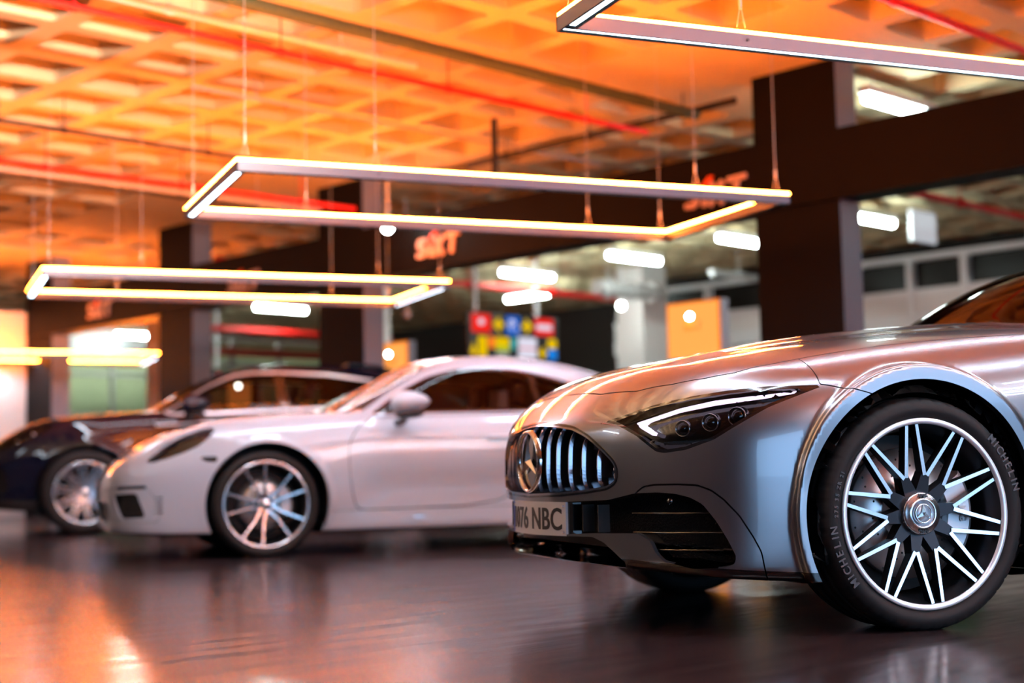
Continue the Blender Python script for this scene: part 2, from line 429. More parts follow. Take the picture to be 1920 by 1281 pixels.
# ------------------------------------------------------------------ the hall
CEIL = 3.51
def struct(mb, name, m, label=None):
    o = mb.build(name, m, rz=HALL); o['kind'] = 'structure'
    if label: o['label'] = label
    return o

struct(MB().box(-16, 20, -16, 46, -.2, 0), 'floor', M['floor'])

COLS = (5.95, 11.62, 14.87, 18.42, 0.3, -5.4)
def waffle():
    mb = MB(); p = .70; x0, y0 = 6.87 - .35 - 32 * p, 9.22 - .35 - 36 * p
    nx, ny = 51, 88; V = []; F = []; mis = []
    def quad(a, b, c, d): k = len(V); V.extend((a, b, c, d)); F.append((k, k + 1, k + 2, k + 3))
    z = CEIL; hi = z + .30; w, t = .275, .225
    for i in range(nx):
        for j in range(ny):
            ax, bx_, ay, by_ = x0 + i * p, x0 + (i + 1) * p, y0 + j * p, y0 + (j + 1) * p
            cx, cy = (ax + bx_) / 2, (ay + by_) / 2
            solid = any(abs(cx - 9.2) < 1.15 and abs(cy - (c + .37)) < 1.15 for c in COLS)
            if solid: quad((ax, ay, z), (ax, by_, z), (bx_, by_, z), (bx_, ay, z)); continue
            r = rounded([(cx - w, cy - w), (cx + w, cy - w), (cx + w, cy + w), (cx - w, cy + w)], .05, 2)
            u = rounded([(cx - t, cy - t), (cx + t, cy - t), (cx + t, cy + t), (cx - t, cy + t)], .07, 2)
            k = len(V); n = len(r)
            V.extend((q[0], q[1], z) for q in r); V.extend((q[0], q[1], hi) for q in u)
            V.extend([(ax, ay, z), (bx_, ay, z), (bx_, by_, z), (ax, by_, z)]); c0 = k + 2 * n
            F.append(tuple(range(k + n, k + 2 * n))[::-1])
            for q in range(n): F.append((k + q, k + n + q, k + n + (q + 1) % n, k + (q + 1) % n))
            m = n // 4
            for s in range(4):
                a, b = c0 + s, c0 + (s + 1) % 4
                F.append(tuple([b, a] + [k + (s * m + q) % n for q in range(m)] + [k + ((s + 1) * m) % n]))
    mb.add(V, F); return mb
struct(waffle(), 'ceiling', M['concrete'])
struct(MB().box(-16, 20, -16, 46, CEIL + .32, CEIL + .5), 'ceiling', M['concrete'])

# columns with the dark cladding panel hung between them
for i, cy in enumerate(COLS):
    mb = MB().box(9.10, 9.36, cy, cy + .76, 0, CEIL + .02)
    mb.m = [0, 0, 1, 1, 0, 0]
    o = mb.build('column', [M['anthracite'], M['pillar_side']], rz=HALL); o['kind'] = 'structure'
b = MB().box(9.055, 9.10, -7, 19.1, 2.45, 2.97)
b.box(9.10, 9.36, -7, 19.1, 2.45, 2.49); b.box(9.10, 9.36, -7, 19.1, 2.93, 2.97)
struct(b, 'beam', M['anthracite'])

# far glazed wall on the right
w = MB()
w.box(18.0, 18.2, 0, 16.2, 0, 2.32); w.box(17.97, 18.2, 0, 16.2, 2.55, 2.86)
o = struct(w, 'wall_right', M['plaster'])
fr = MB()
fr.box(17.95, 18.12, 0, 16.2, 3.28, 3.36); fr.box(17.95, 18.12, 0, 16.2, 2.80, 2.88); fr.box(17.95, 18.12, 0, 16.2, 2.34, 2.55)
for y, wd in ((15.4, .07), (14.2, .07), (13.0, .07), (12.2, .07), (11.55, .1), (10.62, .08), (9.78, .1), (8.6, .3), (7.2, .08), (5.6, .1), (3.8, .1), (2, .1)):
    fr.box(17.93, 18.14, y, y + wd, 0 if wd > .2 else 2.34, CEIL if wd > .2 else 3.36)
struct(fr, 'window_1', M['white_paint'])
struct(MB().box(18.06, 18.08, 0, 16.2, 2.88, CEIL), 'window_2', mat('dark_pane', (.010, .007, .006), .3, spec=.15))
dr = MB()
for y in (11.3, 10.55, 9.75): dr.box(17.94, 18.0, y - .05, y + .05, 0, 2.45)
dr.box(17.94, 18.0, 9.7, 11.35, 2.38, 2.5)
struct(dr, 'door_1', M['white_paint'])
struct(MB().box(17.96, 17.99, 9.75, 11.3, .1, 2.38), 'door_2', mat('green_pane', (.10, .34, .18), .3, noise=(3, (.16, .42, .24), (1, 1, 1), .2, .4)))
struct(MB().box(17.96, 17.99, 12.2, 13.6, 0, 2.2), 'door_3', mat('ochre_door', (.55, .22, .03), .5))
# the other bounds of the garage
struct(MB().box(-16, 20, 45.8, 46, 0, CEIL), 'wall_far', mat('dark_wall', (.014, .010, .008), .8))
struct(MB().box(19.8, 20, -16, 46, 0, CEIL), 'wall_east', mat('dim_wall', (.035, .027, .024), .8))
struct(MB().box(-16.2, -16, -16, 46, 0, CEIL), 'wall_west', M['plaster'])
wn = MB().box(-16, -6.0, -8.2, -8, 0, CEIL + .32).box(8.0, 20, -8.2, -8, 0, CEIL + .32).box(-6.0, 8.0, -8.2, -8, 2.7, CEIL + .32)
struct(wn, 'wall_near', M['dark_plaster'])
gate = MB().box(-6.1, -6.0, -8.25, -7.95, 0, 2.8).box(8.0, 8.1, -8.25, -7.95, 0, 2.8).box(-6.1, 8.1, -8.25, -7.95, 2.7, 2.8)
struct(gate, 'trim_1', M['grey_pipe'])
pl = bpy.data.lights.new('daylight_portal', 'AREA'); pl.shape = 'RECTANGLE'; pl.size = 14.0; pl.size_y = 2.7; pl.cycles.is_portal = True
po = bpy.data.objects.new('daylight_portal', pl); COL.objects.link(po); po.location = Bp(1.0, -8.0, 1.35); po.rotation_euler = (-PI / 2, 0, HALL + PI)
struct(MB().box(2.0, 9.36, 19.25, 19.45, 0, 2.82), 'wall_left', M['plaster'])
# ------------------------------------------------------------------ pendant light frames
LW, LD, LH = 3.32, 1.50, .053               # outer length, depth and height of the profile
def make_lamp(label, x, y, z, dead=False, k=0):
    t = thing('pendant_lamp', label, 'hanging lamp', (x, y, z), 0, 'rectangular light frames over the cars')
    w = .055; h = LH; wall = .008
    fr = MB()
    for (x0, x1, y0, y1) in ((0, LW, 0, wall), (0, LW, LD - wall, LD), (0, wall, 0, LD), (LW - wall, LW, 0, LD),
                             (w, LW - w, w - wall, w), (w, LW - w, LD - w, LD - w + wall), (w - wall, w, w, LD - w), (LW - w, LW - w + wall, w, LD - w)):
        fr.box(x0, x1, y0, y1, 0, h)
    for (x0, x1, y0, y1) in ((0, LW, 0, w), (0, LW, LD - w, LD), (0, w, w, LD - w), (LW - w, LW, w, LD - w)): fr.box(x0 + .004, x1 - .004, y0 + .004, y1 - .004, h - .006, h)
    fr.build('frame', M['aluminium'], t)
    up = MB(); lo = MB(); off = MB()
    for i, (x0, x1, y0, y1) in enumerate(((0, LW, 0, w), (0, LW, LD - w, LD), (0, w, w, LD - w), (LW - w, LW, w, LD - w))):
        if x1 - x0 > .1: up.box(x0 + .002, x1 - .002, y0 + .006, y1 - .006, h, h + .013)
        else: up.box(x0 + .002, x1 - .002, y0 - .006, y1 + .006, h, h + .013)
        (off if dead and i == 3 else lo).box(x0 + wall, x1 - wall, y0 + wall, y1 - wall, .0085, .02)
    bf = MB()  # thin black strips added to stop the inner frame walls glowing
    for (x0, x1, y0, y1) in ((0, LW, 0, w), (0, LW, LD - w, LD), (0, w, w, LD - w), (LW - w, LW, w, LD - w)):
        for q in ((x0 + wall, x1 - wall, y0 + wall, y0 + wall + .002), (x0 + wall, x1 - wall, y1 - wall - .002, y1 - wall), (x0 + wall, x0 + wall + .002, y0 + wall, y1 - wall), (x1 - wall - .002, x1 - wall, y0 + wall, y1 - wall)):
            if min(q[1] - q[0], q[3] - q[2]) > 0 and not (q[1] - q[0] < .01 and x1 - x0 < .1 and False): bf.box(*q, 0, .0085)
    bf.build('added_baffle', M['void'], t)
    up.build('upper_diffuser', M['up'], t); lo.build('lower_diffuser', M['down'], t)
    if dead: o = off.build('lower_diffuser', M['off'], t); o['label'] = 'unlit end diffuser'
    for yy in (w / 2, LD - w / 2):
        for u in (.015, .225, .81, .975):
            c = MB(); xx = u * LW
            c.tube([(xx, yy, h + .12), (xx, yy, CEIL - z)], .0022, 6)
            c.tube([(xx - .018, yy, h + .03), (xx, yy, h + .12)], .0016, 5); c.tube([(xx + .018, yy, h + .03), (xx, yy, h + .12)], .0016, 5)
            ob = c.build('suspension_wire', M['wire'], t)
            MB().tube([(xx, yy, h + .10), (xx, yy, h + .15)], .007, 8).build('cable_grip', M['wire'], ob)
    for (cx, cy, sx, sy) in ((LW / 2, w / 2, LW, w), (LW / 2, LD - w / 2, LW, w), (w / 2, LD / 2, w, LD - 2 * w), (LW - w / 2, LD / 2, w, LD - 2 * w)):
        for nm, col, watt, zz, flip in (('downlight', COOL, DOWN_W, .0078, 0),):
            if dead and flip == 0 and cx > LW / 2: continue
            li = bpy.data.lights.new(nm, 'AREA'); li.shape = 'RECTANGLE'; li.size = sx - .02; li.size_y = sy - .018; li.color = col
            li.energy = watt * max(sx, sy) / LW
            lo_ = bpy.data.objects.new(nm, li); link(lo_, t); lo_.location = (cx, cy, zz); lo_.rotation_euler = (flip, 0, 0)
    for u in (.225, .81):
        for yy in (-.001, LD - w - .001): MB().tube([(u * LW + .01, yy, .028), (u * LW + .01, yy - .003, .028)], .006, 8).build('fixing_screw', M['dark_alu'], t)
    return t
make_lamp('white and orange light frame nearest the camera, above the bonnet of the silver roadster', 2.12, 3.10, 2.065)
make_lamp('light frame over the pale grey coupe, with an unlit right end', 1.542, 7.27, 2.062, dead=True)
make_lamp('light frame over the dark car, hanging third from the camera', .958, 11.56, 2.062)
make_lamp('farthest and lowest looking light frame, in front of the pale wall at left', -.23, 19.38, 2.062)
make_lamp('light frame hanging behind the camera out of sight', 2.75, -1.15, 2.065)

# ------------------------------------------------------------------ ceiling battens
def batten(x, y, z, label, along='x', ln=1.0, group='fluorescent battens on the garage ceiling', m='tube'):
    t = thing('fluorescent_batten', label, 'ceiling light', Bp(x, y, z), HALL + (PI / 2 if along == 'y' else 0), group)
    MB().box(-ln / 2 - .04, ln / 2 + .04, -.05, .05, .07, .13, bev=.01).build('housing', M['white_paint'], t)
    n = 8; pts = [(.045 * math.cos(a), .045 * math.sin(a) + .03) for a in [2 * PI * k / 12 for k in range(12)]]
    MB().tube([(-ln / 2, 0, .035), (ln / 2, 0, .035)], .042, 12).build('diffuser', M[m], t)
    for s in (-1, 1): MB().tube([(s * ln * .4, 0, .12), (s * ln * .4, 0, CEIL - z)], .006, 6).build('hanger', M['grey_pipe'], t)
    return t
row = 'row of battens beyond the dark beam'
batten(14.66, 9.14, 3.27, 'white batten just right of the nearest dark pillar, left of the white board', ln=.8, group=row)
batten(14.72, 11.05, 3.27, 'white batten partly hidden by the left edge of the nearest dark pillar', group=row)
batten(14.70, 12.87, 3.27, 'white batten over the orange display sign at the pale concrete pillar', group=row)
batten(14.70, 14.93, 3.27, 'white batten above the black direction sign', group=row)
batten(16.57, 16.76, 3.27, 'white batten turned crosswise behind the black direction sign', 'y', 1.1)
batten(14.27, 20.5, 3.27, 'white batten seen left of the second dark pillar', group=row)
batten(10.13, 6.02, 3.27, 'white batten above the beam, right of the nearest dark pillar top')
batten(14.7, 26.0, 3.27, 'white batten seen between the two farthest dark pillars', group=row)
for i, y in enumerate((4.2, 2.4, .6)):
    batten(14.7, y, 3.27, 'white batten far right beyond the beam, %s after the white board' % ('first', 'second', 'third')[i], group=row)
k = 0
for y, side in ((-2.2, 'first'), (-4.0, 'second'), (-5.8, 'third'), (-7.6, 'fourth')):  # unseen battens added behind the camera as cool fill for the cars
    for x, where in ((4.6, 'near'), (7.4, 'far')):
        batten(x, y, 3.2, 'fill batten added unseen behind the camera on the right, %s row, %s end' % (side, where), ln=2.2, group='added fill battens behind the camera', m='fill_tube')
for (x, y, w_) in ((-2.4, 6.0, 'near'), (-1.2, 10.0, 'far')):  # two more unseen battens added to put white light on the car fronts
    batten(x, y, 3.2, 'fill batten added unseen on the ceiling left of the cars, %s one' % w_, ln=2.2, group='added fill battens left of the cars', m='fill_tube')
# unseen washers added beside the camera to brighten the sides of the coffers
for x, w_ in ((-3.4, 'left'), (-.4, 'middle'), (1.9, 'right')):
    t = thing('added_washer', 'unseen white ceiling washer added beside the camera, %s one of three' % w_, 'ceiling light', Bp(x, 2.0, 2.3), HALL, 'added ceiling washers beside the camera')
    MB().box(-1, 1, -.06, -.05, -.06, .06).box(-1, 1, -.06, .62, -.06, -.05).build('trough', M['white_paint'], t)  # long floor plate keeps the washer light off the cars
    for q in (-.9, .9): MB().tube([(q, -.05, .05), (q, -.05, CEIL - 2.31)], .005, 6).build('hanger', M['grey_pipe'], t)
    li = bpy.data.lights.new('added_washer_light', 'AREA'); li.shape = 'RECTANGLE'; li.size = 1.9; li.size_y = .08; li.color = (1.0, .78, .66); li.energy = WASH; li.spread = math.radians(75)
    lo_ = bpy.data.objects.new('added_washer_light', li); link(lo_, t); lo_.location = (0, -.04, .01); lo_.rotation_euler = (PI / 2 + math.radians(14), 0, 0)
# ------------------------------------------------------------------ pipes under the ceiling
def pipe(name, m, label, a, b, r, clamps=0, cat='pipe', group='pipes under the ceiling', hang=True):
    a, b = Bp(*a), Bp(*b); t = thing(name, label, cat, a, 0, group)
    A = Vector(a); d = Vector(b) - A
    MB().tube([(0, 0, 0), tuple(d)], r, 12).build('tube', m, t)
    for k in range(clamps):
        p = d * ((k + .5) / clamps)
        c = MB().tube([tuple(p - d.normalized() * .02), tuple(p + d.normalized() * .02)], r * 1.35, 12)
        if hang: c.tube([tuple(p), (p.x, p.y, CEIL - .004 - a[2])], .005, 6)
        c.build('clamp', m, t)
    return t
pipe('red_pipe', M['red_pipe'], 'red sprinkler pipe crossing the orange ceiling from upper left, in front', (-4, 7.62, 3.22), (8.9, 7.62, 3.22), .022, 9)
pipe('red_pipe', M['red_pipe'], 'red sprinkler pipe at the top right corner above the nearest light frame', (4, 4.45, 3.22), (17.8, 4.45, 3.22), .026, 6)
pipe('red_pipe', M['red_pipe'], 'red sprinkler pipe beyond the beam at right, beside the white board', (11.5, 7.62, 3.2), (17.9, 7.62, 3.2), .04, 4)
pipe('red_pipe', M['red_pipe'], 'red sprinkler pipe running above the black direction sign', (9.6, 15.15, 3.12), (17.9, 15.15, 3.12), .05, 5)
pipe('red_pipe', M['red_pipe'], 'red sprinkler pipe behind the light frame of the coupe', (1, 11.49, 3.15), (8.9, 11.49, 3.15), .024, 6)
pipe('grey_pipe', M['white_paint'], 'thin pale conduit clipped beside the red sprinkler pipe in front', (-4, 7.80, 3.40), (6.6, 7.80, 3.40), .024, 8, 'conduit')
pipe('grey_pipe', M['grey_pipe'], 'thin pale conduit next to the red pipe behind the coupe light frame', (1, 11.65, 3.12), (8.6, 11.65, 3.12), .018, 5, 'conduit')
pipe('grey_pipe', M['grey_pipe'], 'long thin pale conduit along the orange ceiling above the coupe', (5.6, 9.15, 3.36), (10, 9.15, 3.36), .014, 4, 'conduit')
pipe('cable_tray', M['green_conduit'], 'green ribbed conduit running under the orange ceiling', (3, 7.1, 3.30), (9.0, 7.18, 3.30), .042, 0, 'conduit')
pipe('dark_pipe', M['dark_pipe'], 'thin dark pipe at the left edge of the orange ceiling', (2, 10.45, 3.22), (7.2, 10.45, 3.22), .02, 4)
pipe('dark_pipe', M['dark_pipe'], 'thin dark cable low on the orange ceiling at far left', (3, 12.75, 3.32), (8.6, 12.75, 3.32), .02, 3)
pipe('dark_pipe', M['dark_pipe'], 'black pipe running slantwise above the dark beam', (9.0, 6.8, 3.34), (9.0, 9.9, 3.34), .03, 3)
pipe('drop_rod', M['black'], 'short black rod hanging from the ceiling above the coupe light frame', (8.4, 8.9, 3.5), (8.4, 8.9, 2.96), .028, 0, 'rod')
pipe('air_duct', M['grey_pipe'], 'thick grey duct in front of the pale concrete pillar', (14.9, 13.75, 3.02), (16.3, 13.75, 3.02), .11, 3, 'duct')
pipe('grey_pipe', M['grey_pipe'], 'pale pipe in front of the dark window row at right', (15.5, 12.2, 3.1), (17.9, 12.2, 3.1), .05, 2)
pipe('red_pipe', M['red_pipe'], 'faint red pipe behind the far left pillars', (9.6, 20.9, 2.95), (17, 20.9, 2.95), .05, 3)

# ------------------------------------------------------------------ lettering on the beam
def logo(y, label):
    """bold slanted word in raised letters on the face of the beam; built in the plane y (across), z (up)"""
    t = thing('raised_sign', label, 'sign', Bp(9.055, y, 2.56), HALL, 'raised signs on the beam')
    def put(poly, m, d=.022, nm='letter'):
        mb = MB(); mb.prism([(p[0], p[1]) for p in poly], 0, d, xf=lambda p: (-p[2], -p[0], p[1])); return mb.build(nm, m, t)
    def stroke(*lines, w=.043):
        mb = MB()
        for ln in lines:
            for k, (a, b) in enumerate(zip(ln[:-1], ln[1:])):
                L_ = math.hypot(b[0] - a[0], b[1] - a[1]); nx, ny = -(b[1] - a[1]) / L_ * w / 2, (b[0] - a[0]) / L_ * w / 2
                e = .3 if len(ln) > 2 else 0
                ax, ay, bx_, by_ = a[0] - ny * e, a[1] + nx * e, b[0] + ny * e, b[1] - nx * e
                mb.prism([(ax + nx, ay + ny), (ax - nx, ay - ny), (bx_ - nx, by_ - ny), (bx_ + nx, by_ + ny)], 0, .022, xf=lambda p: (-p[2], -p[0], p[1]))
        mb.build('letter', M['sign_letter'], t)
    stroke([(.005, .024), (.075, .022), (.112, .04), (.112, .075), (.085, .092), (.048, .098), (.025, .12), (.034, .152), (.065, .163), (.128, .163)])
    stroke([(.190, 0), (.198, .115)])
    stroke([(.245, 0), (.382, .180)], [(.375, 0), (.268, .178)])
    stroke([(.430, .176), (.610, .186)], [(.498, 0), (.522, .18)])
    put([(.165, .135), (.21, .135), (.25, .18), (.29, .235), (.25, .235), (.215, .21), (.19, .175)], M['sign_swoosh'], nm='swoosh')
    return t
logo(7.36, 'salmon raised lettering on the dark beam behind the right end of the coupe light frame')
logo(10.70, 'orange raised lettering on the dark beam in the middle of the hall')
logo(14.02, 'dim raised lettering on the beam half hidden behind the third light frame')
logo(17.30, 'small orange raised lettering on the beam at far left')

# ------------------------------------------------------------------ lit display signs
M['totem_face'] = glow('display_face', (1.0, .36, .075), 1.25)
M['totem_rim'] = glow('display_rim', (1.0, .20, .005), 1.0)
M['totem_text'] = mat('display_text', (.75, .25, .02), .5)
def totem(x, y, label, z=2.0):
    t = thing('display_sign', label, 'illuminated sign', Bp(x, y, 0), HALL, 'lit orange display signs')
    MB().box(.012, .13, -.31, .31, .04, z, bev=.012).build('cabinet', mat('sign_side', (.42, .42, .52), .4), t)
    MB().box(0, .012, -.305, .305, .05, z - .005).build('rim', M['totem_rim'], t)
    MB().box(-.003, 0, -.29, .29, .065, z - .02).build('face', M['totem_face'], t)
    MB().box(.0, .14, -.33, .33, 0, .04).build('base', M['dark_alu'], t)
    V, F = glyphs('SIXT', .10, .001, .004)
    MB().add([(-.004 + p[1], -p[0], p[2] + z - .26) for p in V], F).build('lettering', M['totem_text'], t)
    V, F = glyphs('RENT A CAR', .085, .001, .003)
    MB().add([(-.004 + p[1], -p[0], p[2] + 1.22) for p in V], F).build('lettering', M['white_paint'], t)
    MB().ball((-.02, .02, z - .14), .028, 12).build('spot_lamp', M['tube'], t)
    return t
totem(10.29, 8.33, 'tall orange lit display sign behind the bonnet of the silver roadster')
totem(10.85, 13.35, 'orange lit display sign rising between the dark car and the coupe', 2.03)
totem(10.6, 16.15, 'orange lit display sign seen through the side window of the dark car', 1.80)

# ------------------------------------------------------------------ hanging direction signs
def flat(name, t, poly, y, m):
    MB().prism(poly, 0, .004, xf=lambda p: (p[0], y - p[2], p[1])).build(name, m, t)
def rect(x0, x1, z0, z1, r=.02): return rounded([(x0, z0), (x1, z0), (x1, z1), (x0, z1)], r, 3)
def gl(n, c, e=1.0): return glow(n, c, e)
G = dict(red=gl('sign_red', (.9, .02, .012)), yellow=gl('sign_yellow', (.85, .55, .0)), blue=gl('sign_blue', (.0, .12, .6)), white=gl('sign_white', (.75, .72, .85)),
         orange=gl('sign_orange', (1, .22, .02)), lime=gl('sign_lime', (.5, .55, .02)), teal=gl('sign_teal', (.05, .35, .35)), sky=gl('sign_sky', (.01, .22, .75)))
M['sign_panel'] = mat('sign_panel', (.012, .010, .014), .4)
def arrow(cx, cz, s, d):
    return [(cx - d * s, cz), (cx + d * .15 * s, cz + s), (cx + d * .35 * s, cz + .75 * s), (cx + d * .1 * s, cz + .3 * s), (cx + d * s, cz + .3 * s), (cx + d * s, cz - .3 * s), (cx + d * .1 * s, cz - .3 * s), (cx + d * .35 * s, cz - .75 * s), (cx + d * .15 * s, cz - s)][::(1 if d > 0 else -1)]
def letter(t, txt, cx, z, size, m, y=-.038):
    V, F = glyphs(txt, size, .002, .004); MB().add([(p[0] + cx, p[1] + y, p[2] + z) for p in V], F).build('lettering', m, t)
t = thing('direction_sign', 'black hanging direction sign with red, blue and yellow symbols', 'sign', Bp(13.35, 14.77, 2.04), HALL)
MB().box(0, 1.76, -.03, .03, 0, .64, bev=.01).build('panel', M['sign_panel'], t)
for x in (.16, 1.36): MB().tube([(x, 0, .64), (x, 0, 1.46)], .028, 10).build('hanger', M['white_paint'], t)
flat('pictogram', t, rect(.06, .42, .36, .62), -.03, G['red']); MB().ball((.24, -.035, .51), (.06, .006, .045), 12).build('pictogram', G['white'], t)
flat('arrow', t, arrow(.57, .49, .11, 1), -.03, G['yellow'])
flat('pictogram', t, rect(.72, .98, .35, .62), -.03, G['blue']); letter(t, 'P', .83, .42, .22, G['white']); letter(t, '1', .93, .38, .10, G['white'])
flat('arrow', t, arrow(1.13, .49, .11, -1), -.03, G['yellow'])
flat('pictogram', t, rect(1.28, 1.66, .37, .62), -.03, G['red']); flat('text_panel', t, rect(1.32, 1.62, .45, .53), -.034, G['white'])
flat('arrow', t, [(.03, .09), (.09, .22), (.15, .09), (.12, .04), (.06, .04)], -.03, G['yellow'])
flat('pictogram', t, rect(.18, .34, .03, .31), -.03, G['yellow']); flat('pictogram', t, rect(.36, .50, .15, .31), -.03, G['orange'])
flat('pictogram', t, rect(.51, .77, .19, .31), -.03, G['yellow']); flat('pictogram', t, rect(.51, .77, .12, .188, .005), -.03, G['lime']); flat('pictogram', t, rect(.52, .76, .04, .115), -.03, mat('sign_grey', (.35, .38, .33), .5))
flat('pictogram', t, rect(.80, .92, .15, .31), -.03, G['teal'])
flat('pictogram', t, rect(.95, 1.31, .18, .33, .03), -.03, G['white']); flat('pictogram', t, rect(.95, 1.31, .165, .18, .001), -.03, G['red']); flat('pictogram', t, rect(.95, 1.31, .03, .162, .03), -.03, G['white'])
flat('arrow', t, arrow(1.43, .12, .09, 1), -.03, G['yellow'])
flat('pictogram', t, rect(1.54, 1.72, .19, .33, .04), -.03, G['yellow']); flat('pictogram', t, rect(1.54, 1.72, .03, .185, .04), -.03, G['sky'])
t = thing('direction_sign', 'smaller black direction sign with blue parking symbol above the dark car roof', 'sign', Bp(13.1, 22.0, 2.02), HALL)
MB().box(0, 1.15, -.03, .03, 0, .34, bev=.01).build('panel', M['sign_panel'], t)
for x in (.3, .85): MB().tube([(x, 0, .34), (x, 0, 1.48)], .03, 8).build('hanger', M['white_paint'], t)
flat('pictogram', t, rect(.04, .24, .05, .30, .03), -.03, G['blue']); letter(t, 'P', .14, .09, .2, G['white'])
flat('pictogram', t, rect(.30, .56, .18, .30), -.03, G['red']); flat('pictogram', t, rect(.30, .56, .06, .17), -.03, G['lime'])
flat('pictogram', t, rect(.62, .82, .05, .2), -.03, G['white']); flat('pictogram', t, rect(.84, 1.10, .05, .26), -.03, G['red'])

t = thing('hanging_board', 'blank white board hanging beyond the beam at right', 'sign', Bp(15.01, 8.89, 3.08), HALL)
MB().box(.03, .58, -.02, .02, 0, .36, bev=.008).build('panel', mat('board_emit', (.8, .82, .86), .4, emit=(.85, .9, 1), strength=.45), t)  # panel given a weak emission of its own
for x in (.12, .50): MB().tube([(x, 0, .36), (x, 0, CEIL - 3.08)], .006, 6).build('hanger', M['grey_pipe'], t)

# ------------------------------------------------------------------ beyond the beam
def bthing(mb, name, m, label, cat, x, y, z=0., group=None):
    o = mb.build(name, m, rz=HALL, loc=Bp(x, y, z)); return tag(o, label, cat, group)
o = MB().box(16.38, 16.92, 14.2, 14.72, 0, CEIL + .02).build('column', M['plaster'], rz=HALL); o['kind'] = 'structure'
o = MB().box(11.6, 12.0, 19.9, 20.3, 0, CEIL + .02).build('column', M['plaster'], rz=HALL); o['kind'] = 'structure'
o = MB().box(14.0, 14.3, 17.6, 17.9, 0, CEIL + .02).build('column', M['plaster'], rz=HALL); o['kind'] = 'structure'
def bulb(x, y, z, label, m='tube'):
    t = thing('globe_lamp', label, 'lamp', Bp(x, y, z), HALL, 'small bright globe lamps')
    MB().ball((0, 0, 0), .05, 12).build('globe', M[m], t); MB().tube([(0, 0, .04), (0, 0, CEIL - z)], .012, 8).build('stem', M['white_paint'], t)
bulb(15.9, 14.2, 2.86, 'small round white lamp left of the pale concrete pillar')
bulb(10.2, 12.26, 2.23, 'small pale globe under the coupe light frame, left of the direction sign', 'white_paint')
bulb(8.76, 10.8, 2.85, 'small bright lamp at the underside of the coupe light frame')
def inner_lamp(t, x, y, z, ln, watt):
    MB().box(x - ln / 2, x + ln / 2, y - .08, y + .08, z + .01, z + .05).build('ceiling_lamp', M['white_paint'], t)
    li = bpy.data.lights.new('shop_light', 'AREA'); li.shape = 'RECTANGLE'; li.size = ln; li.size_y = .14; li.color = (.9, 1, .85); li.energy = watt
    o_ = bpy.data.objects.new('shop_light', li); link(o_, t); o_.location = (x, y, z)
# glazed kiosk seen between the far pillars
k = thing('glass_kiosk', 'glazed kiosk with pale lit interior between the farthest pillars', 'kiosk', Bp(11.0, 27.0, 0), HALL)
MB().box(0, 7, .9, 1.0, 0, 3.3).build('back_wall', mat('kiosk_wall', (.46, .50, .38), .6, noise=(1.5, (.35, .38, .30), (1, 1, 4), .5, .7)), k)
inner_lamp(k, 3.0, .35, 3.2, 6.0, 90)
f = MB()
for x in (0, 1.2, 2.4, 3.6, 4.8, 6.0, 7.0): f.box(x, x + .07, -.05, .02, 0, 3.3)
f.box(0, 7, -.05, .02, 2.55, 2.62); f.box(0, 7, -.05, .02, 1.75, 1.8)
f.box(0, 7, -.06, 0, 2.9, CEIL); f.build('frame', M['grey_pipe'], k)
MB().box(.05, 7, -.02, -.01, 0, 3.3).build('pane', glass_mat('kiosk_glass', (.85, .88, .82)), k)
MB().box(.5, 3.2, .5, .9, 0, 1.1).build('counter', mat('counter', (.12, .11, .10), .5), k)
for i, (x, z, c) in enumerate(((.6, 1.15, G['lime']), (1.0, 1.2, G['white']), (2.1, 1.3, G['white']), (1.6, 1.5, G['sky']))): MB().box(x, x + .25, .4, .45, z, z + .16).build('screen', c, k)
s = thing('glass_kiosk', 'shop front with green pane and shelves left of the second dark pillar', 'kiosk', Bp(14.6, 24.3, 0), HALL)
MB().box(0, 5, .8, .9, 0, 3.2).build('back_wall', mat('shop_wall', (.18, .22, .12), .6), s)
inner_lamp(s, 2.5, .35, 3.15, 4.0, 25)
f = MB()
for x in (0, 1.1, 2.2, 3.3, 4.4): f.box(x, x + .1, -.05, .03, 0, 3.2)
f.box(0, 5, -.05, .03, 2.6, 2.72)
f.build('frame', M['grey_pipe'], s)
MB().box(3.4, 4.3, .1, .15, 0, 2.3).build('blind', mat('blind', (.6, .55, .65), .6), s)
MB().box(0, 5, -.06, .05, 2.8, 3.0).build('fascia', mat('shop_red', (.35, .05, .03), .5), s)
b = MB()
for x in (.4, 1.5, 2.7): b.box(x, x + .8, .2, .5, 0, 1.9)
b.build('shelf', mat('shelf_dark', (.05, .045, .05), .6), s)
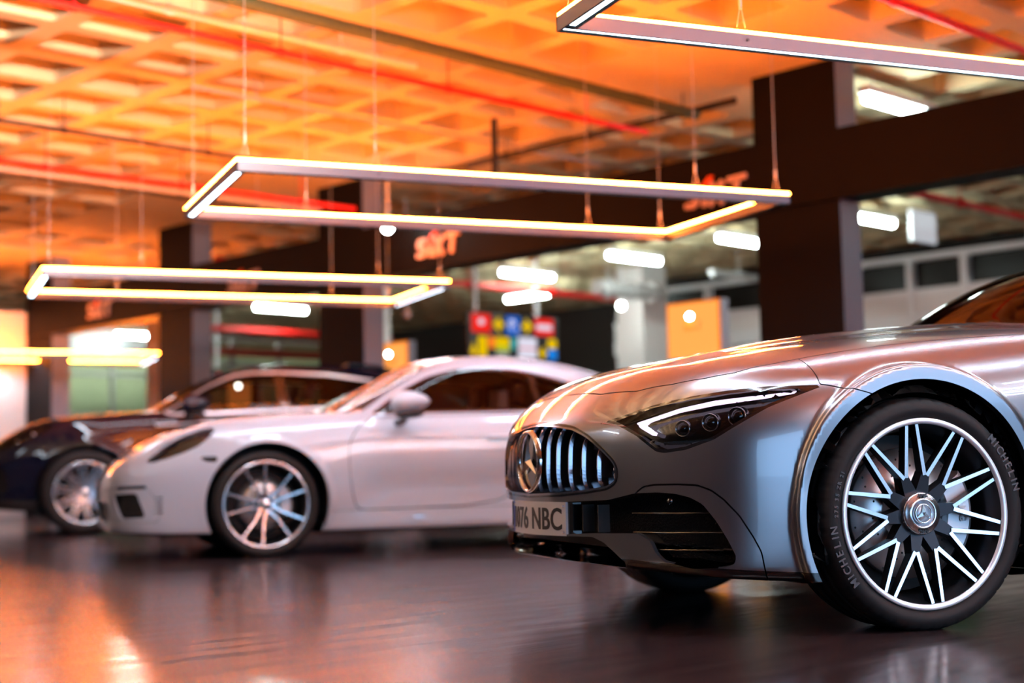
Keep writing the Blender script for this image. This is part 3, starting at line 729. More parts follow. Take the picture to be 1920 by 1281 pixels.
# ------------------------------------------------------------------ turning trimmed surfaces into objects
def with_lip(V, T, N, depth):
    """give the open edges of a panel a turned-in lip; returns vertices, triangles and corner normals"""
    e = np.concatenate([T[:, [0, 1]], T[:, [1, 2]], T[:, [2, 0]]])
    key = np.sort(e, 1); _, inv, cnt = np.unique(key, axis=0, return_inverse=True, return_counts=True)
    b = e[cnt[inv.ravel()] == 1]
    b = b[~((np.abs(V[b[:, 0], 1]) < 1e-5) & (np.abs(V[b[:, 1], 1]) < 1e-5))]
    CN = N[T].reshape(-1, 3)
    if depth <= 0 or not len(b): return V, T, CN
    used, inv = np.unique(b, return_inverse=True); inv = inv.reshape(-1, 2)
    n0 = len(V); V2 = np.concatenate([V, V[used] - N[used] * depth])
    i0, i1 = inv[:, 0] + n0, inv[:, 1] + n0
    A = np.stack([b[:, 1], b[:, 0], i0], 1); B_ = np.stack([b[:, 1], i0, i1], 1)
    fn = np.cross(V2[A[:, 1]] - V2[A[:, 0]], V2[A[:, 2]] - V2[A[:, 0]]); fn /= np.maximum(np.linalg.norm(fn, axis=1), 1e-9)[:, None]
    return V2, np.concatenate([T, A, B_]), np.concatenate([CN, np.repeat(fn, 3, 0), np.repeat(fn, 3, 0)])

def panel(name, body, VT, m, parent, lip=.012, off=0., side='both', label=None, extra=None):
    V, T = VT
    if not len(T): return None
    V = body.snap(V, 2); N = body.normals(V)
    if off: V = V + N * off
    V, T, CN = with_lip(V, T, N, lip)
    W, S, C2 = V.copy(), T[:, ::-1].copy(), CN.reshape(-1, 3, 3)[:, ::-1].reshape(-1, 3).copy()
    W[:, 1] *= -1; C2[:, 1] *= -1
    sets = {'both': [(np.concatenate([V, W]), np.concatenate([T, S + len(V)]), np.concatenate([CN, C2]))], 'near': [(V, T, CN)], 'far': [(W, S, C2)], 'each': [(V, T, CN), (W, S, C2)]}[side]
    out = []
    for v, t, c in sets:
        me = bpy.data.meshes.new(name); me.vertices.add(len(v)); me.vertices.foreach_set('co', v.ravel().astype(np.float32))
        me.loops.add(len(t) * 3); me.loops.foreach_set('vertex_index', t.ravel().astype(np.int32))
        me.polygons.add(len(t)); me.polygons.foreach_set('loop_start', np.arange(len(t), dtype=np.int32) * 3)
        me.polygons.foreach_set('use_smooth', np.ones(len(t), bool))
        me.update(); me.validate(clean_customdata=False); me.materials.append(m)
        if len(me.loops) == len(c): me.normals_split_custom_set([tuple(map(float, q)) for q in c])
        o = bpy.data.objects.new(name, me); link(o, parent)
        if label: o['label'] = label
        out.append(o)
    return out[0] if len(out) == 1 else out

def front_q(body, V): return np.abs(V[:, 1]) + V[:, 0] - float(body.Nx(np.array(0.)))
def cut(VT, F): return clip(VT[0], VT[1], F(VT[0]))
def gapped(VT, F, g=.0022):
    inn, rest = cut(VT, lambda V: F(V) + g)
    _, out = cut(rest, lambda V: F(V) - g)
    return inn, out
def half_shell(body, lo, hi, h, fine=None):
    V, T = surface_net(body, np.array(lo, float), hi, h); V = body.snap(V, 3)
    (V, T), _ = clip(V, T, V[:, 1]); V[np.abs(V[:, 1]) < 1e-6, 1] = 0
    return V, T
def arch_f(body):
    def F(V):
        a = np.abs(V[:, 1]); f = np.full(len(V), 9.)
        for cx in (body.ax, body.wb): f = np.minimum(f, np.maximum(np.hypot(V[:, 0] - cx, V[:, 2] - body.az) - body.ar, .60 - a))
        return f
    return F
def side_poly(poly, r=.03, amin=.3):
    P_ = rounded(poly, r)
    return lambda V: np.maximum(poly_d(P_, V[:, 0], V[:, 2]), amin - np.abs(V[:, 1]))
def top_poly(poly, r=.03, zmin=.6):
    P_ = rounded(poly, r)
    return lambda V: np.maximum(poly_d(P_, V[:, 0], np.abs(V[:, 1])), zmin - V[:, 2])
def q_poly(body, poly, r=.02, xmax=.2):
    P_ = rounded(poly, r) if r else np.array(poly)
    return lambda V: np.maximum(poly_d(P_, front_q(body, V), V[:, 2]), V[:, 0] - xmax)

# ------------------------------------------------------------------ wheels (outer face towards -y)
def tyre(parent, R, w, rr, name='tyre', n=288):
    p = [(rr - .012, -w / 2 + .03), (rr - .004, -w / 2 + .008), (rr + .006, -w / 2 + .002), (rr + (R - rr) * .30, -w / 2 - .006), (rr + (R - rr) * .55, -w / 2 - .005), (rr + (R - rr) * .80, -w / 2 + .004),
         (R - .008, -w / 2 + .014), (R - .003, -w / 2 + .026), (R - .001, -w / 2 + .042)]
    gr = [-.28, -.1, .1, .28]
    for g in gr: p += [(R, w * g - .006), (R - .007, w * g - .004), (R - .007, w * g + .004), (R, w * g + .006)]
    p += [(R - .001, w / 2 - .042), (R - .006, w / 2 - .018), (rr + (R - rr) * .6, w / 2 + .005), (rr, w / 2 - .01)]
    V = []; F = []; m = len(p)
    for k in range(n):
        a = 2 * PI * k / n
        for i, (r, y) in enumerate(p):
            if i in (5, 6, 7, 8) and k % 6 == 0: r -= .0035
            V.append((r * math.cos(a), y, r * math.sin(a)))
    for k in range(n):
        for i in range(m - 1): F.append((k * m + i, k * m + i + 1, ((k + 1) % n) * m + i + 1, ((k + 1) % n) * m + i))
    return MB().add(V, F, 0, True).build(name, M['rubber'], parent)

def spoke_bar(mb, p0, p1, w0, w1, y0, y1, dep0, dep1, mi_top=0, mi_side=1):
    """a bar between two points of the wheel plane; machined front, dark flanks"""
    (x0, z0), (x1, z1) = p0, p1; d = math.hypot(x1 - x0, z1 - z0); nx, nz = -(z1 - z0) / d, (x1 - x0) / d
    V = []
    for (x, z, w, y, dp) in ((x0, z0, w0, y0, dep0), (x1, z1, w1, y1, dep1)):
        for s, yy, k in ((-1, y, 1), (1, y, 1), (1, y + dp, 1.25), (-1, y + dp, 1.25)): V.append((x + nx * s * w / 2 * k, yy, z + nz * s * w / 2 * k))
    mb.add(V, [(0, 1, 5, 4)], mi_top); mb.add(V, [(1, 2, 6, 5), (2, 3, 7, 6), (3, 0, 4, 7), (0, 3, 2, 1), (4, 5, 6, 7)], mi_side)

def pol(r, deg): a = math.radians(deg); return (r * math.sin(a), r * math.cos(a))

def wheel(car, x, y, z, side, R, w, rr, style, steer=0., lettering=None, caliper_deg=90, rot=0., disc_r=.2, caliper_col=None, detail=True):
    """side -1: outer face towards -y"""
    rim = MB(); yo = -w / 2
    rim.lathe([(rr - .004, yo + .012), (rr, yo + .004), (rr - .003, yo - .002), (rr - .016, yo - .001), (rr - .019, yo + .008)], 96, 0)
    rim.lathe([(rr - .019, yo + .008), (rr - .024, yo + .03), (rr - .034, yo + .06), (rr - .05, w / 2 - .03), (rr - .012, w / 2)], 72, 1)
    o = rim.build('wheel', [M['bright_lip'] if style == 'cross' else M['machined'], M['dark_alloy']], car)
    o.location = (x, y, z); o.rotation_euler = (0, 0, steer + (PI if side > 0 else 0))
    tyre(o, R, w, rr)
    def spokes(make, angs):
        proto = None
        for a in angs:
            if proto is None:
                mb = MB(); make(mb); proto = mb.build('spoke', [M['machined'], M['dark_alloy']], o); q = proto
            else: q = proto.copy(); COL.objects.link(q); q.parent = o
            q.rotation_euler = (0, math.radians(a), 0)
    re = rr - .02
    if style == 'cross':
        def mk(mb):
            ap = pol(.405 * rr, 0); yh, ye = yo + .030, yo + .010
            for s in (-1, 1): spoke_bar(mb, (ap[0] + s * .004, ap[1]), pol(re, s * 14.3), .0125, .0105, yh, ye, .035, .03)
            spoke_bar(mb, pol(.16 * rr, 0), (ap[0], ap[1] + .012), .05, .026, yh + .012, yh + .002, .04, .035, 1, 1)
        spokes(mk, [11 + 36 * k + rot for k in range(10)])
    elif style == 'pairs':
        def mk(mb):
            for s in (-1, 1):
                spoke_bar(mb, pol(.13 * rr, s * 30), pol(.42 * rr, s * 13.5), .022, .0125, yo + .034, yo + .026, .03, .03)
                spoke_bar(mb, pol(.42 * rr, s * 13.5), pol(re, s * 15.2), .0125, .012, yo + .026, yo + .010, .03, .028)
        spokes(mk, [-16 + 72 * k + rot for k in range(5)])
    else:
        def mk(mb):
            for s in (-1, 1):
                spoke_bar(mb, (s * .010, .12 * rr), pol(re, s * 6.2), .016, .014, yo + .034, yo + .012, .03, .03)
        spokes(mk, [-8 + 36 * k + rot for k in range(10)])
    hub = MB(); hr = {'cross': .225, 'pairs': .13, 'multi': .15}[style] * rr
    yc = yo + .018
    if style == 'cross':
        hub.lathe([(0, yc + .02), (hr * .52, yc + .018), (hr * .6, yc + .002), (hr * .66, yc - .004), (hr * .70, yc + .004), (hr * .92, yc + .002), (hr, yc + .01), (hr, yc + .07)], 64)
    else:
        hub.lathe([(0, yc - .006), (hr * .7, yc - .004), (hr, yc + .008), (hr, yc + .06)], 40)
    hb = hub.build('centre_cap', M['machined'], o)
    if style == 'cross' and detail:
        mb = MB(); mb.lathe([(0, yc + .004), (hr * .44, yc + .002), (hr * .47, yc + .01), (hr * .48, yc + .02)], 48, 0)
        for k in range(3):
            a = 120 * k; c = pol(.004, a); tip = pol(hr * .41, a)
            spoke_bar(mb, c, tip, .012, .0015, yc - .003, yc + .0, .004, .002, 1, 1)
        mb.lathe([(hr * .40, yc + .001), (hr * .42, yc - .004), (hr * .45, yc - .002)], 48, 1)
        mb.build('cap_emblem', [mat('cap_silver', (.42, .43, .46), .35, metal=.8), M['chrome']], o)
        for dg in (0, 180):
            V, F = glyphs('AMG', .017, .0008, .0004)
            an = math.radians(dg)
            V = [(p[0] * math.cos(an) + (p[2] + hr * .75) * math.sin(an), p[1] + yc + .001, (p[2] + hr * .75) * math.cos(an) - p[0] * math.sin(an)) for p in V]
            MB().add(V, F).build('cap_lettering', M['plate_black'], o)
    # brake
    d = MB(); yd = yo + .105
    d.lathe([(.07, yd - .03), (.085, yd - .03), (.09, yd - .004), (.10, yd), (disc_r, yd), (disc_r, yd + .03), (.1, yd + .03)], 72, 0)
    for k in range(60):
        a = k * 6; r = disc_r * (.62 + .11 * (k % 4)); cx, cz = pol(r, a)
        n = 6; d.add([(cx + .004 * math.cos(2 * PI * q / n), yd - .0006, cz + .004 * math.sin(2 * PI * q / n)) for q in range(n)], [tuple(range(n))], 1)
    d.build('brake_disc', [M['dark_alu'] if style == 'multi' else M['disc'], M['black']], o)
    c = MB(); seg = 14; V = []; F = []
    for k in range(seg + 1):
        a = caliper_deg - 34 + 68 * k / seg
        for r, yy in ((disc_r * .62, yd - .035), (disc_r * .98, yd - .04), (disc_r * 1.08, yd - .02), (disc_r * 1.08, yd + .05), (disc_r * .62, yd + .05)):
            px, pz = pol(r, a); V.append((px, yy, pz))
    for k in range(seg):
        for q in range(5): F.append((k * 5 + q, k * 5 + (q + 1) % 5, (k + 1) * 5 + (q + 1) % 5, (k + 1) * 5 + q))
    F += [tuple(range(5))[::-1], tuple(range(seg * 5, seg * 5 + 5))]
    c.add(V, F, 0, False); cal = c.build('brake_caliper', caliper_col or M['caliper'], o)
    if lettering:
        V, F = glyphs('AMG', .034, .001, .001)
        an = math.radians(caliper_deg); rc = disc_r * .80
        V = [(p[0] * math.cos(an) + (p[2] + rc) * math.sin(an), p[1] + yd - .0405, (p[2] + rc) * math.cos(an) - p[0] * math.sin(an)) for p in V]
        MB().add(V, F).build('caliper_lettering', M['white_paint'], o)
    MB().lathe([(.02, yd + .02), (rr - .05, yd + .06)], 40).build('wheel_back', M['black'], o)
    if lettering:
        for txt, mid, size, r in lettering:
            ch = MB(); wd = [(.62 if t in 'I1 /' else 1.0) for t in txt]
            tot = sum(wd); pos = 0
            for t, q in zip(txt, wd):
                a = math.radians(mid) + (pos + q / 2 - tot / 2) * size * .82 / r; pos += q
                if t == ' ': continue
                V, F = glyphs(t, size, .0012, .0006)
                V = [(p[0] * math.cos(a) + (p[2] + r - size * .35) * math.sin(a), p[1] + yo - .0075, (p[2] + r - size * .35) * math.cos(a) - p[0] * math.sin(a)) for p in V]
                ch.add(V, F)
            ch.build('sidewall_lettering', M['rubber_text'], o)
    return o

def wheel_wells(car, body, depth=.30):
    for cx in (body.ax, body.wb):
        for s in (-1, 1):
            mb = MB(); r = body.ar + .012; pts = [2 * PI * k / 40 for k in range(41)]
            V = []; y0, y1 = s * (float(body.Wp(np.array(cx))) - .05), s * .52
            for a in pts: V += [(cx + r * math.cos(a), y0, body.az + r * math.sin(a)), (cx + r * math.cos(a), y1, body.az + r * math.sin(a))]
            F = [(2 * k, 2 * k + 1, 2 * k + 3, 2 * k + 2) for k in range(40) if body.az + r * math.sin(pts[k]) > .17]
            mb.add(V, F, 0, True)
            mb.add([(cx + r * math.cos(a), y1, max(body.az + r * math.sin(a), .16)) for a in pts[:-1]], [tuple(range(40))])
            mb.build('wheel_arch_liner', M['black'], car)

def seat(car, x, y, z0, h, m, nm='front_seat'):
    s = MB()
    def slab(c, sx, sy, sz, tilt):
        n = 14; V = []; F = []
        for i in range(n // 2 + 1):
            t = PI * i / (n // 2) - PI / 2
            for k in range(n):
                a = 2 * PI * k / n; e = .45; f = lambda v: math.copysign(abs(v) ** e, v)
                px, py, pz = sx * f(math.cos(t)) * f(math.cos(a)), sy * f(math.cos(t)) * f(math.sin(a)), sz * f(math.sin(t))
                V.append((c[0] + px * math.cos(tilt) + pz * math.sin(tilt), c[1] + py, c[2] - px * math.sin(tilt) + pz * math.cos(tilt)))
        for i in range(n // 2):
            for k in range(n): F.append((i * n + k, i * n + (k + 1) % n, (i + 1) * n + (k + 1) % n, (i + 1) * n + k))
        s.add(V, F, 0, True)
    slab((x - .1, y, z0), .26, .25, .08, -.1); slab((x + .2, y, z0 + h * .42), .08, .24, h * .42, .3); slab((x + .2 + h * .30, y, z0 + h * .98), .05, .13, .10, .25)
    return s.build(nm, m, car)

def steering(car, x, y, z):
    mb = MB(); n = 28; R_ = .18
    mb.tube([(x + math.sin(.4) * R_ * math.cos(2 * PI * k / n), y + R_ * math.sin(2 * PI * k / n), z + math.cos(.4) * R_ * math.cos(2 * PI * k / n)) for k in range(n + 1)], .014, 8, caps=False)
    mb.box(x - .03, x + .01, y - .17, y + .17, z - .02, z + .02); mb.build('steering_wheel', M['interior'], car)

def mirror(car, body, x, y, z, m, sx=.13, sy=.11, sz=.085, black_low=True):
    for s in (-1, 1):
        mb = MB(); n = 20; V = []; F = []
        for i in range(11):
            t = i / 10; xx = x - sx + 2 * sx * t
            pr = (math.sin(PI * min(t, .999) ** .62)) ** .55 if 0 < t < 1 else .02
            for k in range(n):
                a = 2 * PI * k / n; cz = math.sin(a); V.append((xx, s * (abs(y) + sy * pr * math.cos(a)), z + sz * pr * (cz if cz > 0 else cz * .8) + .02 * t))
        for i in range(10):
            for k in range(n): F.append((i * n + k, i * n + (k + 1) % n, (i + 1) * n + (k + 1) % n, (i + 1) * n + k))
        F.append(tuple(range(10 * n, 11 * n)))
        mb.add(V, F, 0, True)
        o = mb.build('wing_mirror', m, car)
        b = MB(); b.tube([(x - .05, s * (abs(y) - .20), z - .12), (x - .03, s * (abs(y) - .08), z - .10), (x - .01, s * abs(y), z - .04)], .028, 10)
        b.ball((x - .01, s * abs(y), z - sz * .75), (sx * .75, sy * .7, .03), 12)
        b.build('mirror_foot', M['gloss_black'], o)

def prism_yz(mb, poly, x0, x1, mi=0): mb.prism(poly, x0, x1, mi, xf=lambda p: (p[2], p[0], p[1])); return mb

# ------------------------------------------------------------------ silver roadster, nearest
def build_roadster():
    B = ROADSTER; body = B
    car = thing('roadster', 'silver roadster nearest the camera, with black grille and white number plate', 'car', (2.961, 4.637, 0), math.radians(-3.5))
    X0 = float(B.Nx(np.array(0.)))
    paint = M['silver_paint']
    V, T = half_shell(B, (-1.06, -1.02, .08), (.62, .025, 1.16), .0115)
    front = (V, T)
    front, _ = cut(front, lambda V: V[:, 0] - .60)
    V, T = half_shell(B, (.54, -1.02, .08), (3.95, .05, 1.42), .03)
    _, rear = cut((V, T), lambda V: V[:, 0] - .6045)
    _, front = cut(front, arch_f(B)); _, rear = cut(rear, arch_f(B))
    # cabin glass
    ws = top_poly([(.735, -.2), (.735, 0), (.77, .3), (.875, .66), (1.35, .56), (1.40, .3), (1.39, 0), (1.39, -.2)], .03, .9)
    fg, rear = cut(rear, ws); panel('windscreen', B, fg, M['screen_glass'], car, 0, -.004)
    sw = side_poly([(1.02, 1.03), (1.42, 1.235), (1.75, 1.27), (2.2, 1.22), (2.55, 1.08), (2.6, 1.0), (1.8, .985), (1.1, .985)], .05)
    fg, rear = cut(rear, sw); panel('side_window', B, fg, M['tint_glass'], car, 0, -.004, side='each')
    roof, rear = cut(rear, lambda V: 1.0 - V[:, 2] + .2 * np.maximum(1.0 - V[:, 0], 0)); panel('soft_top', B, roof, mat('roof_fabric', (.012, .012, .013), .5, coat=.3), car, .02)
    # apertures in the nose
    grille_poly = [(-.3, .683), (0, .683), (.10, .681), (.219, .672), (.347, .660), (.45, .633), (.55, .588), (.62, .548), (.648, .515), (.64, .47), (.585, .448), (.445, .436), (.274, .426), (0, .420), (-.3, .420)]
    g, front = cut(front, q_poly(B, grille_poly, .03))
    ring, g = cut(g, lambda V: -.014 - poly_d(rounded(grille_poly, .03), front_q(B, V), V[:, 2]))
    grille = panel('radiator_grille', B, g, M['black'], car, 0, -.075)
    r1, r2 = cut(ring, lambda V: -.007 - poly_d(rounded(grille_poly, .03), front_q(B, V), V[:, 2]))
    panel('grille_frame', B, r1, M['gloss_black'], grille, .05, .002); panel('grille_frame', B, r2, M['dark_chrome'], grille, .05, .0)
    gp = rounded(grille_poly, .03)
    def xn(s, z): return float(B.Nx(np.array(float(s))) + B.Nz(np.array(float(z))))
    for k in range(7):
        s0 = .045 + .079 * k
        zs = [z for z in np.arange(.42, .70, .004) if poly_d(gp, np.array([s0 + xn(s0, z) - X0]), np.array([z]))[0] < -.012]
        if k == 0: pass
        lo, hi = min(zs) + .004, max(zs) - .006
        for sg in (-1, 1):
            mb = MB(); n = 14; V = []; F = []
            for i in range(n + 1):
                z = lo + (hi - lo) * i / n; x = xn(s0, z) + .010 + .012 * (abs(2 * i / n - 1)) ** 4
                wv = .0025 + .003 * math.sin(PI * i / n)
                for (dx, dy) in ((0, -wv * .5), (0, wv * .5), (.012, wv), (.055, wv * 1.1), (.055, -wv * 1.1), (.012, -wv)): V.append((x + dx, sg * s0 + dy, z))
            for i in range(n):
                for q in range(6): F.append((i * 6 + q, i * 6 + (q + 1) % 6, (i + 1) * 6 + (q + 1) % 6, (i + 1) * 6 + q))
            F += [tuple(range(6))[::-1], tuple(range(n * 6, n * 6 + 6))]
            mb.add(V, F, 0, False).build('grille_slat', M['dark_chrome'], grille)
    em = MB(); ex = xn(0, .545) - .006
    rot = lambda p: (ex + p[1], p[0], .545 + p[2])
    em.lathe([(.096, .008), (.098, -.002), (.103, -.006), (.108, -.002), (.110, .012)], 64, 0, xf=rot)
    em.lathe([(0, .014), (.097, .014)], 48, 1, xf=rot)
    for k in range(3):
        a = 120 * k; t1 = pol(.098, a); l = pol(.016, a + 60); r_ = pol(.016, a - 60)
        V = [(ex - .010, 0, .545), (ex + .002, t1[0], .545 + t1[1]), (ex + .006, l[0], .545 + l[1]), (ex + .006, r_[0], .545 + r_[1])]
        em.add(V, [(0, 1, 2), (0, 3, 1), (1, 3, 2)], 0)
    em.build('star_emblem', [M['chrome'], M['gloss_black']], grille)
    V, F = glyphs('AMG', .032, .002, .001, 1.1)
    bx_ = xn(.36, .50) + .004
    MB().add([(bx_ + p[1] + .32 * -p[0], -.37 - p[0], p[2] + .495) for p in [(-q[0], q[1], q[2]) for q in V]], [f[::-1] for f in F]).build('grille_badge', M['chrome'], grille)
    # lower openings
    openA = [(-.3, .404), (.30, .409), (.582, .417), (.738, .438), (.85, .440), (.931, .436), (1.001, .424), (1.056, .403), (1.113, .351), (1.158, .295), (1.191, .244), (1.181, .22), (1.13, .21), (.999, .207), (.939, .218), (.872, .228), (.832, .253), (.806, .29), (.742, .314), (.474, .310), (.30, .302), (-.3, .294)]
    openB = [(-.3, .287), (.308, .296), (.473, .298), (.544, .282), (.61, .252), (.667, .222), (.66, .205), (.405, .211), (.087, .219), (-.3, .222)]
    fa, front = cut(front, q_poly(B, openA, .012)); fb, front = cut(front, q_poly(B, openB, .01))
    ia = panel('air_intake', B, fa, mat('intake_mesh', (.003, .003, .0035), .5, spec=.12, bump=(160, .8, (1, 1, 1))), car, 0, -.075)
    panel('lower_intake', B, fb, M['black'], car, 0, -.06)
    for zz in (.375, .315, .262):                                   # slim cross bars of the outer intakes
        for sg in (-1, 1):
            pts = [(xn(s, zz) + .035, sg * s, zz) for s in np.linspace(.56, .80, 10)]
            MB().tube(pts, .0035, 6).build('intake_bar', M['gloss_black'], ia)
    for s in (.34, .42, .12):
        for sg in (-1, 1): MB().box(xn(s, .35) + .02, xn(s, .35) + .06, sg * s - .004, sg * s + .004, .312, .40).build('intake_vane', M['black'], ia)
    for sg in (-1, 1):
        MB().ball((-.735, sg * .70, .413), .012, 12).build('parking_sensor', M['gloss_black'], ia)
    # head lamps
    hl = [(.522, .661), (.679, .686), (.839, .715), (1.004, .735), (1.159, .749), (1.323, .759), (1.55, .760), (1.332, .693), (1.113, .598), (.988, .569), (.889, .561), (.848, .566), (.746, .618), (.647, .651)]
    lamp, front = cut(front, q_poly(B, hl, .012))
    hp = rounded(hl, .012)
    rim_, inner = cut(lamp, lambda V: -.010 - poly_d(hp, front_q(B, V), V[:, 2]))
    for sd in ('near', 'far'):
        sg = -1 if sd == 'near' else 1
        h = panel('head_lamp', B, lamp, M['gloss_black'], car, 0, -.045, side=sd)
        panel('lamp_surround', B, rim_, M['gloss_black'], h, .03, .0, side=sd)
        panel('lamp_glass', B, inner, M['clear_glass'], h, 0, -.001, side=sd)
        drl = [(.727, .662), (.815, .678), (.948, .705), (1.103, .726), (1.327, .740), (1.487, .752), (1.476, .748), (1.329, .730), (1.107, .712), (.952, .693), (.817, .666), (.776, .654), (.866, .617), (.822, .618), (.755, .644)]
        s_, _r = cut(lamp, q_poly(B, drl, .003)); panel('daylight_strip', B, s_, M['drl'], h, .006, -.014, side=sd)
        lw = [(.80, .598), (.90, .572), (.99, .576), (1.08, .592), (1.06, .598), (.98, .588), (.90, .586), (.82, .606)]
        s_, _r = cut(lamp, q_poly(B, lw, .004)); panel('lower_reflector', B, s_, M['dark_chrome'], h, .006, -.018, side=sd)
        for (x, y, z, r) in ((-.70, .715, .636, .022), (-.635, .775, .652, .024), (-.565, .818, .668, .026)):
            mb = MB(); xf = lambda p, x=x, y=y, z=z: (x + p[1] * .80 + p[0] * .6 + .012, sg * (y - p[1] * .6 + p[0] * .8 - .012), z + p[2])
            mb.lathe([(0, -.012), (r * .5, -.009), (r * .9, 0), (r, .004)], 24, 0, xf=xf); mb.lathe([(r, .004), (r * 1.12, -.002), (r * 1.2, .004), (r * 1.2, .03)], 24, 1, xf=xf)
            mb.build('projector_lens', [M['gloss_black'], M['chrome']], h)
    # shut lines
    hood_l = [(-.2, -.803), (0, -.803), (.07, -.803), (.315, -.796), (.505, -.752), (.622, -.682), (.701, -.606), (.752, -.526), (.772, -.418), (.766, -.21), (.761, -.023), (.766, .231), (.772, .512), (.772, .8), (0, .9), (-.2, .9)]
    hf = lambda V: np.maximum(poly_d(hood_l, np.abs(V[:, 1]), V[:, 0]), .70 - V[:, 2])
    bonnet, front = gapped(front, hf, .0022)
    panel('bonnet', B, bonnet, paint, car, .015)
    bonnet2, rear = gapped(rear, lambda V: np.maximum(np.maximum(np.abs(V[:, 1]) - .772, .85 - V[:, 2]), V[:, 0] - .70), .0022)
    panel('bonnet', B, bonnet2, paint, car, .015)
    blade = [(.738, .438), (.779, .458), (.837, .464), (.952, .464), (1.033, .461), (1.095, .445), (1.148, .416), (1.209, .367), (1.261, .303), (1.291, .256), (1.303, .19), (1.303, .05), (-.4, .05), (-.4, .35), (.74, .35)]
    bl, front = gapped(front, q_poly(B, blade, .01), .0028)
    lipf = lambda V: V[:, 2] - B.zb(V[:, 0]) - .030
    lw1, bl = cut(bl, lipf); lw2, front = cut(front, lipf)
    panel('bumper_blade', B, bl, paint, car, .02, side='each')
    panel('front_splitter', B, lw1, M['gloss_black'], car, .0, side='each'); panel('front_splitter', B, lw2, M['gloss_black'], car, .0, side='each')
    fl = [(-.31, .9), (-.31, .762), (-.285, .7585), (-.172, .731), (-.1, .70), (-.1, 0), (-3, 0), (-3, .9)]
    bump, fend = gapped(front, lambda V: np.maximum(poly_d(fl, V[:, 0], V[:, 2]), -10), .0018)
    panel('front_bumper', B, bump, paint, car, .025)
    panel('front_wing', B, fend, paint, car, .03, side='each')
    for sg in (-1, 1):
        mb = MB()
        mb.lathe([(.0085, .0), (.0095, -.0012), (.0105, .0)], 20, xf=lambda p: (-.393 + p[0], sg * .917 + (p[1] if sg < 0 else -p[1]) + p[0] * -.25 * -sg, .508 + p[2])); mb.build('bumper_sensor', M['dark_alu'], car)
    low, rear = cut(rear, lipf); panel('side_skirt', B, low, M['gloss_black'], car, 0, side='each')
    door_l = [(.66, .95), (.62, .6), (.66, .3), (.78, .27), (1.75, .27), (1.95, .45), (1.97, .96), (1.9, 1.0), (.75, .99)]
    door, rear = gapped(rear, side_poly(door_l, .05), .003)
    vent = [(.62, .72), (.72, .735), (.80, .725), (.70, .70), (.63, .70)]
    panel('door', B, door, paint, car, .012, side='each'); panel('rear_bodywork', B, rear, paint, car, .03)
    for sg in (-1, 1):
        mb = MB(); mb.prism(rounded([(.45, .735), (.60, .745), (.64, .735), (.58, .715), (.47, .715)], .01), 0, .012, xf=lambda p: (p[0], sg * (.915 + p[2]), p[1])); mb.build('wing_vent', M['gloss_black'], car)
        mb = MB(); mb.box(2.0, 2.2, sg * .90, sg * .915, .74, .765, bev=.006).build('door_handle', M['dark_chrome'], car)
    # black inner shell
    V, T = half_shell(B, (-1.06, -1.02, .08), (3.95, .05, 1.1), .04)
    sh, _ = cut((V, T), lambda V: V[:, 2] - .955); _, sh = cut(sh, arch_f(B)); panel('inner_shell', B, sh, M['black'], car, 0, -.09)
    wheel_wells(car, B)
    # number plate
    pk = .55; bend = lambda p: (p[0] + pk * p[1] * p[1], p[1], p[2])
    def curved(mb, x0, x1, y0, y1, z0, z1, n=26):
        V = []; F = []
        for i in range(n + 1):
            y = y0 + (y1 - y0) * i / n
            V += [bend((x0, y, z0)), bend((x0, y, z1)), bend((x1, y, z1)), bend((x1, y, z0))]
        for i in range(n):
            for q in range(4): F.append((4 * i + q, 4 * i + (q + 1) % 4, 4 * i + 4 + (q + 1) % 4, 4 * i + 4 + q))
        F += [(0, 1, 2, 3)[::-1], tuple(4 * n + q for q in range(4))]
        return mb.add(V, F)
    p = curved(MB(), -.008, 0, -.26, .26, -.056, .056).build('number_plate', M['plate_white'], car, loc=(-.945, -.012, .352))
    curved(MB(), -.0095, -.004, .218, .256, -.053, .053, 4).build('plate_band', M['plate_blue'], p)
    V, F = glyphs('1076 NBC', .098, .0012, .0012, 1.04)
    ws_ = (max(q[0] for q in V) - min(q[0] for q in V))
    MB().add([bend((-.009 + q[1], -.016 - q[0] * .43 / ws_, q[2] * 1.06 - .036)) for q in V], F).build('plate_lettering', M['plate_black'], p)
    curved(MB(), .0, .03, -.285, .27, -.050, .054).build('plate_holder', M['gloss_black'], p)
    for yy, zz in ((-.248, .042), (-.248, -.044), (.205, .042)): MB().tube([bend((-.012, yy, zz)), bend((-.007, yy, zz))], .005, 10).build('plate_screw', M['chrome'], p)
    # cabin
    seat(car, 1.55, -.37, .45, .72, M['seat']); seat(car, 1.55, .37, .45, .72, M['seat'])
    steering(car, 1.15, -.37, .88)
    MB().box(.86, 1.12, -.66, .66, .6, .93, bev=.04).build('dashboard', M['interior'], car)
    mirror(car, B, 1.22, .98, 1.0, paint)
    # running gear
    lt = [('MICHELIN', -112, .034, .334), ('MICHELIN', 62, .034, .334), ('275 35 ZR 21', -78, .017, .322)]
    kw = dict(R=.363, w=.270, rr=.297, style='cross', caliper_deg=88, disc_r=.205)
    wheel(car, .022, -.81, .358, -1, steer=math.radians(-1.0), lettering=lt, **kw); wheel(car, .022, .81, .358, 1, **kw, detail=False)
    kw['w'] = .295
    wheel(car, B.wb, -.80, .358, -1, **kw, detail=False); wheel(car, B.wb, .80, .358, 1, **kw, detail=False)
    return car
build_roadster()

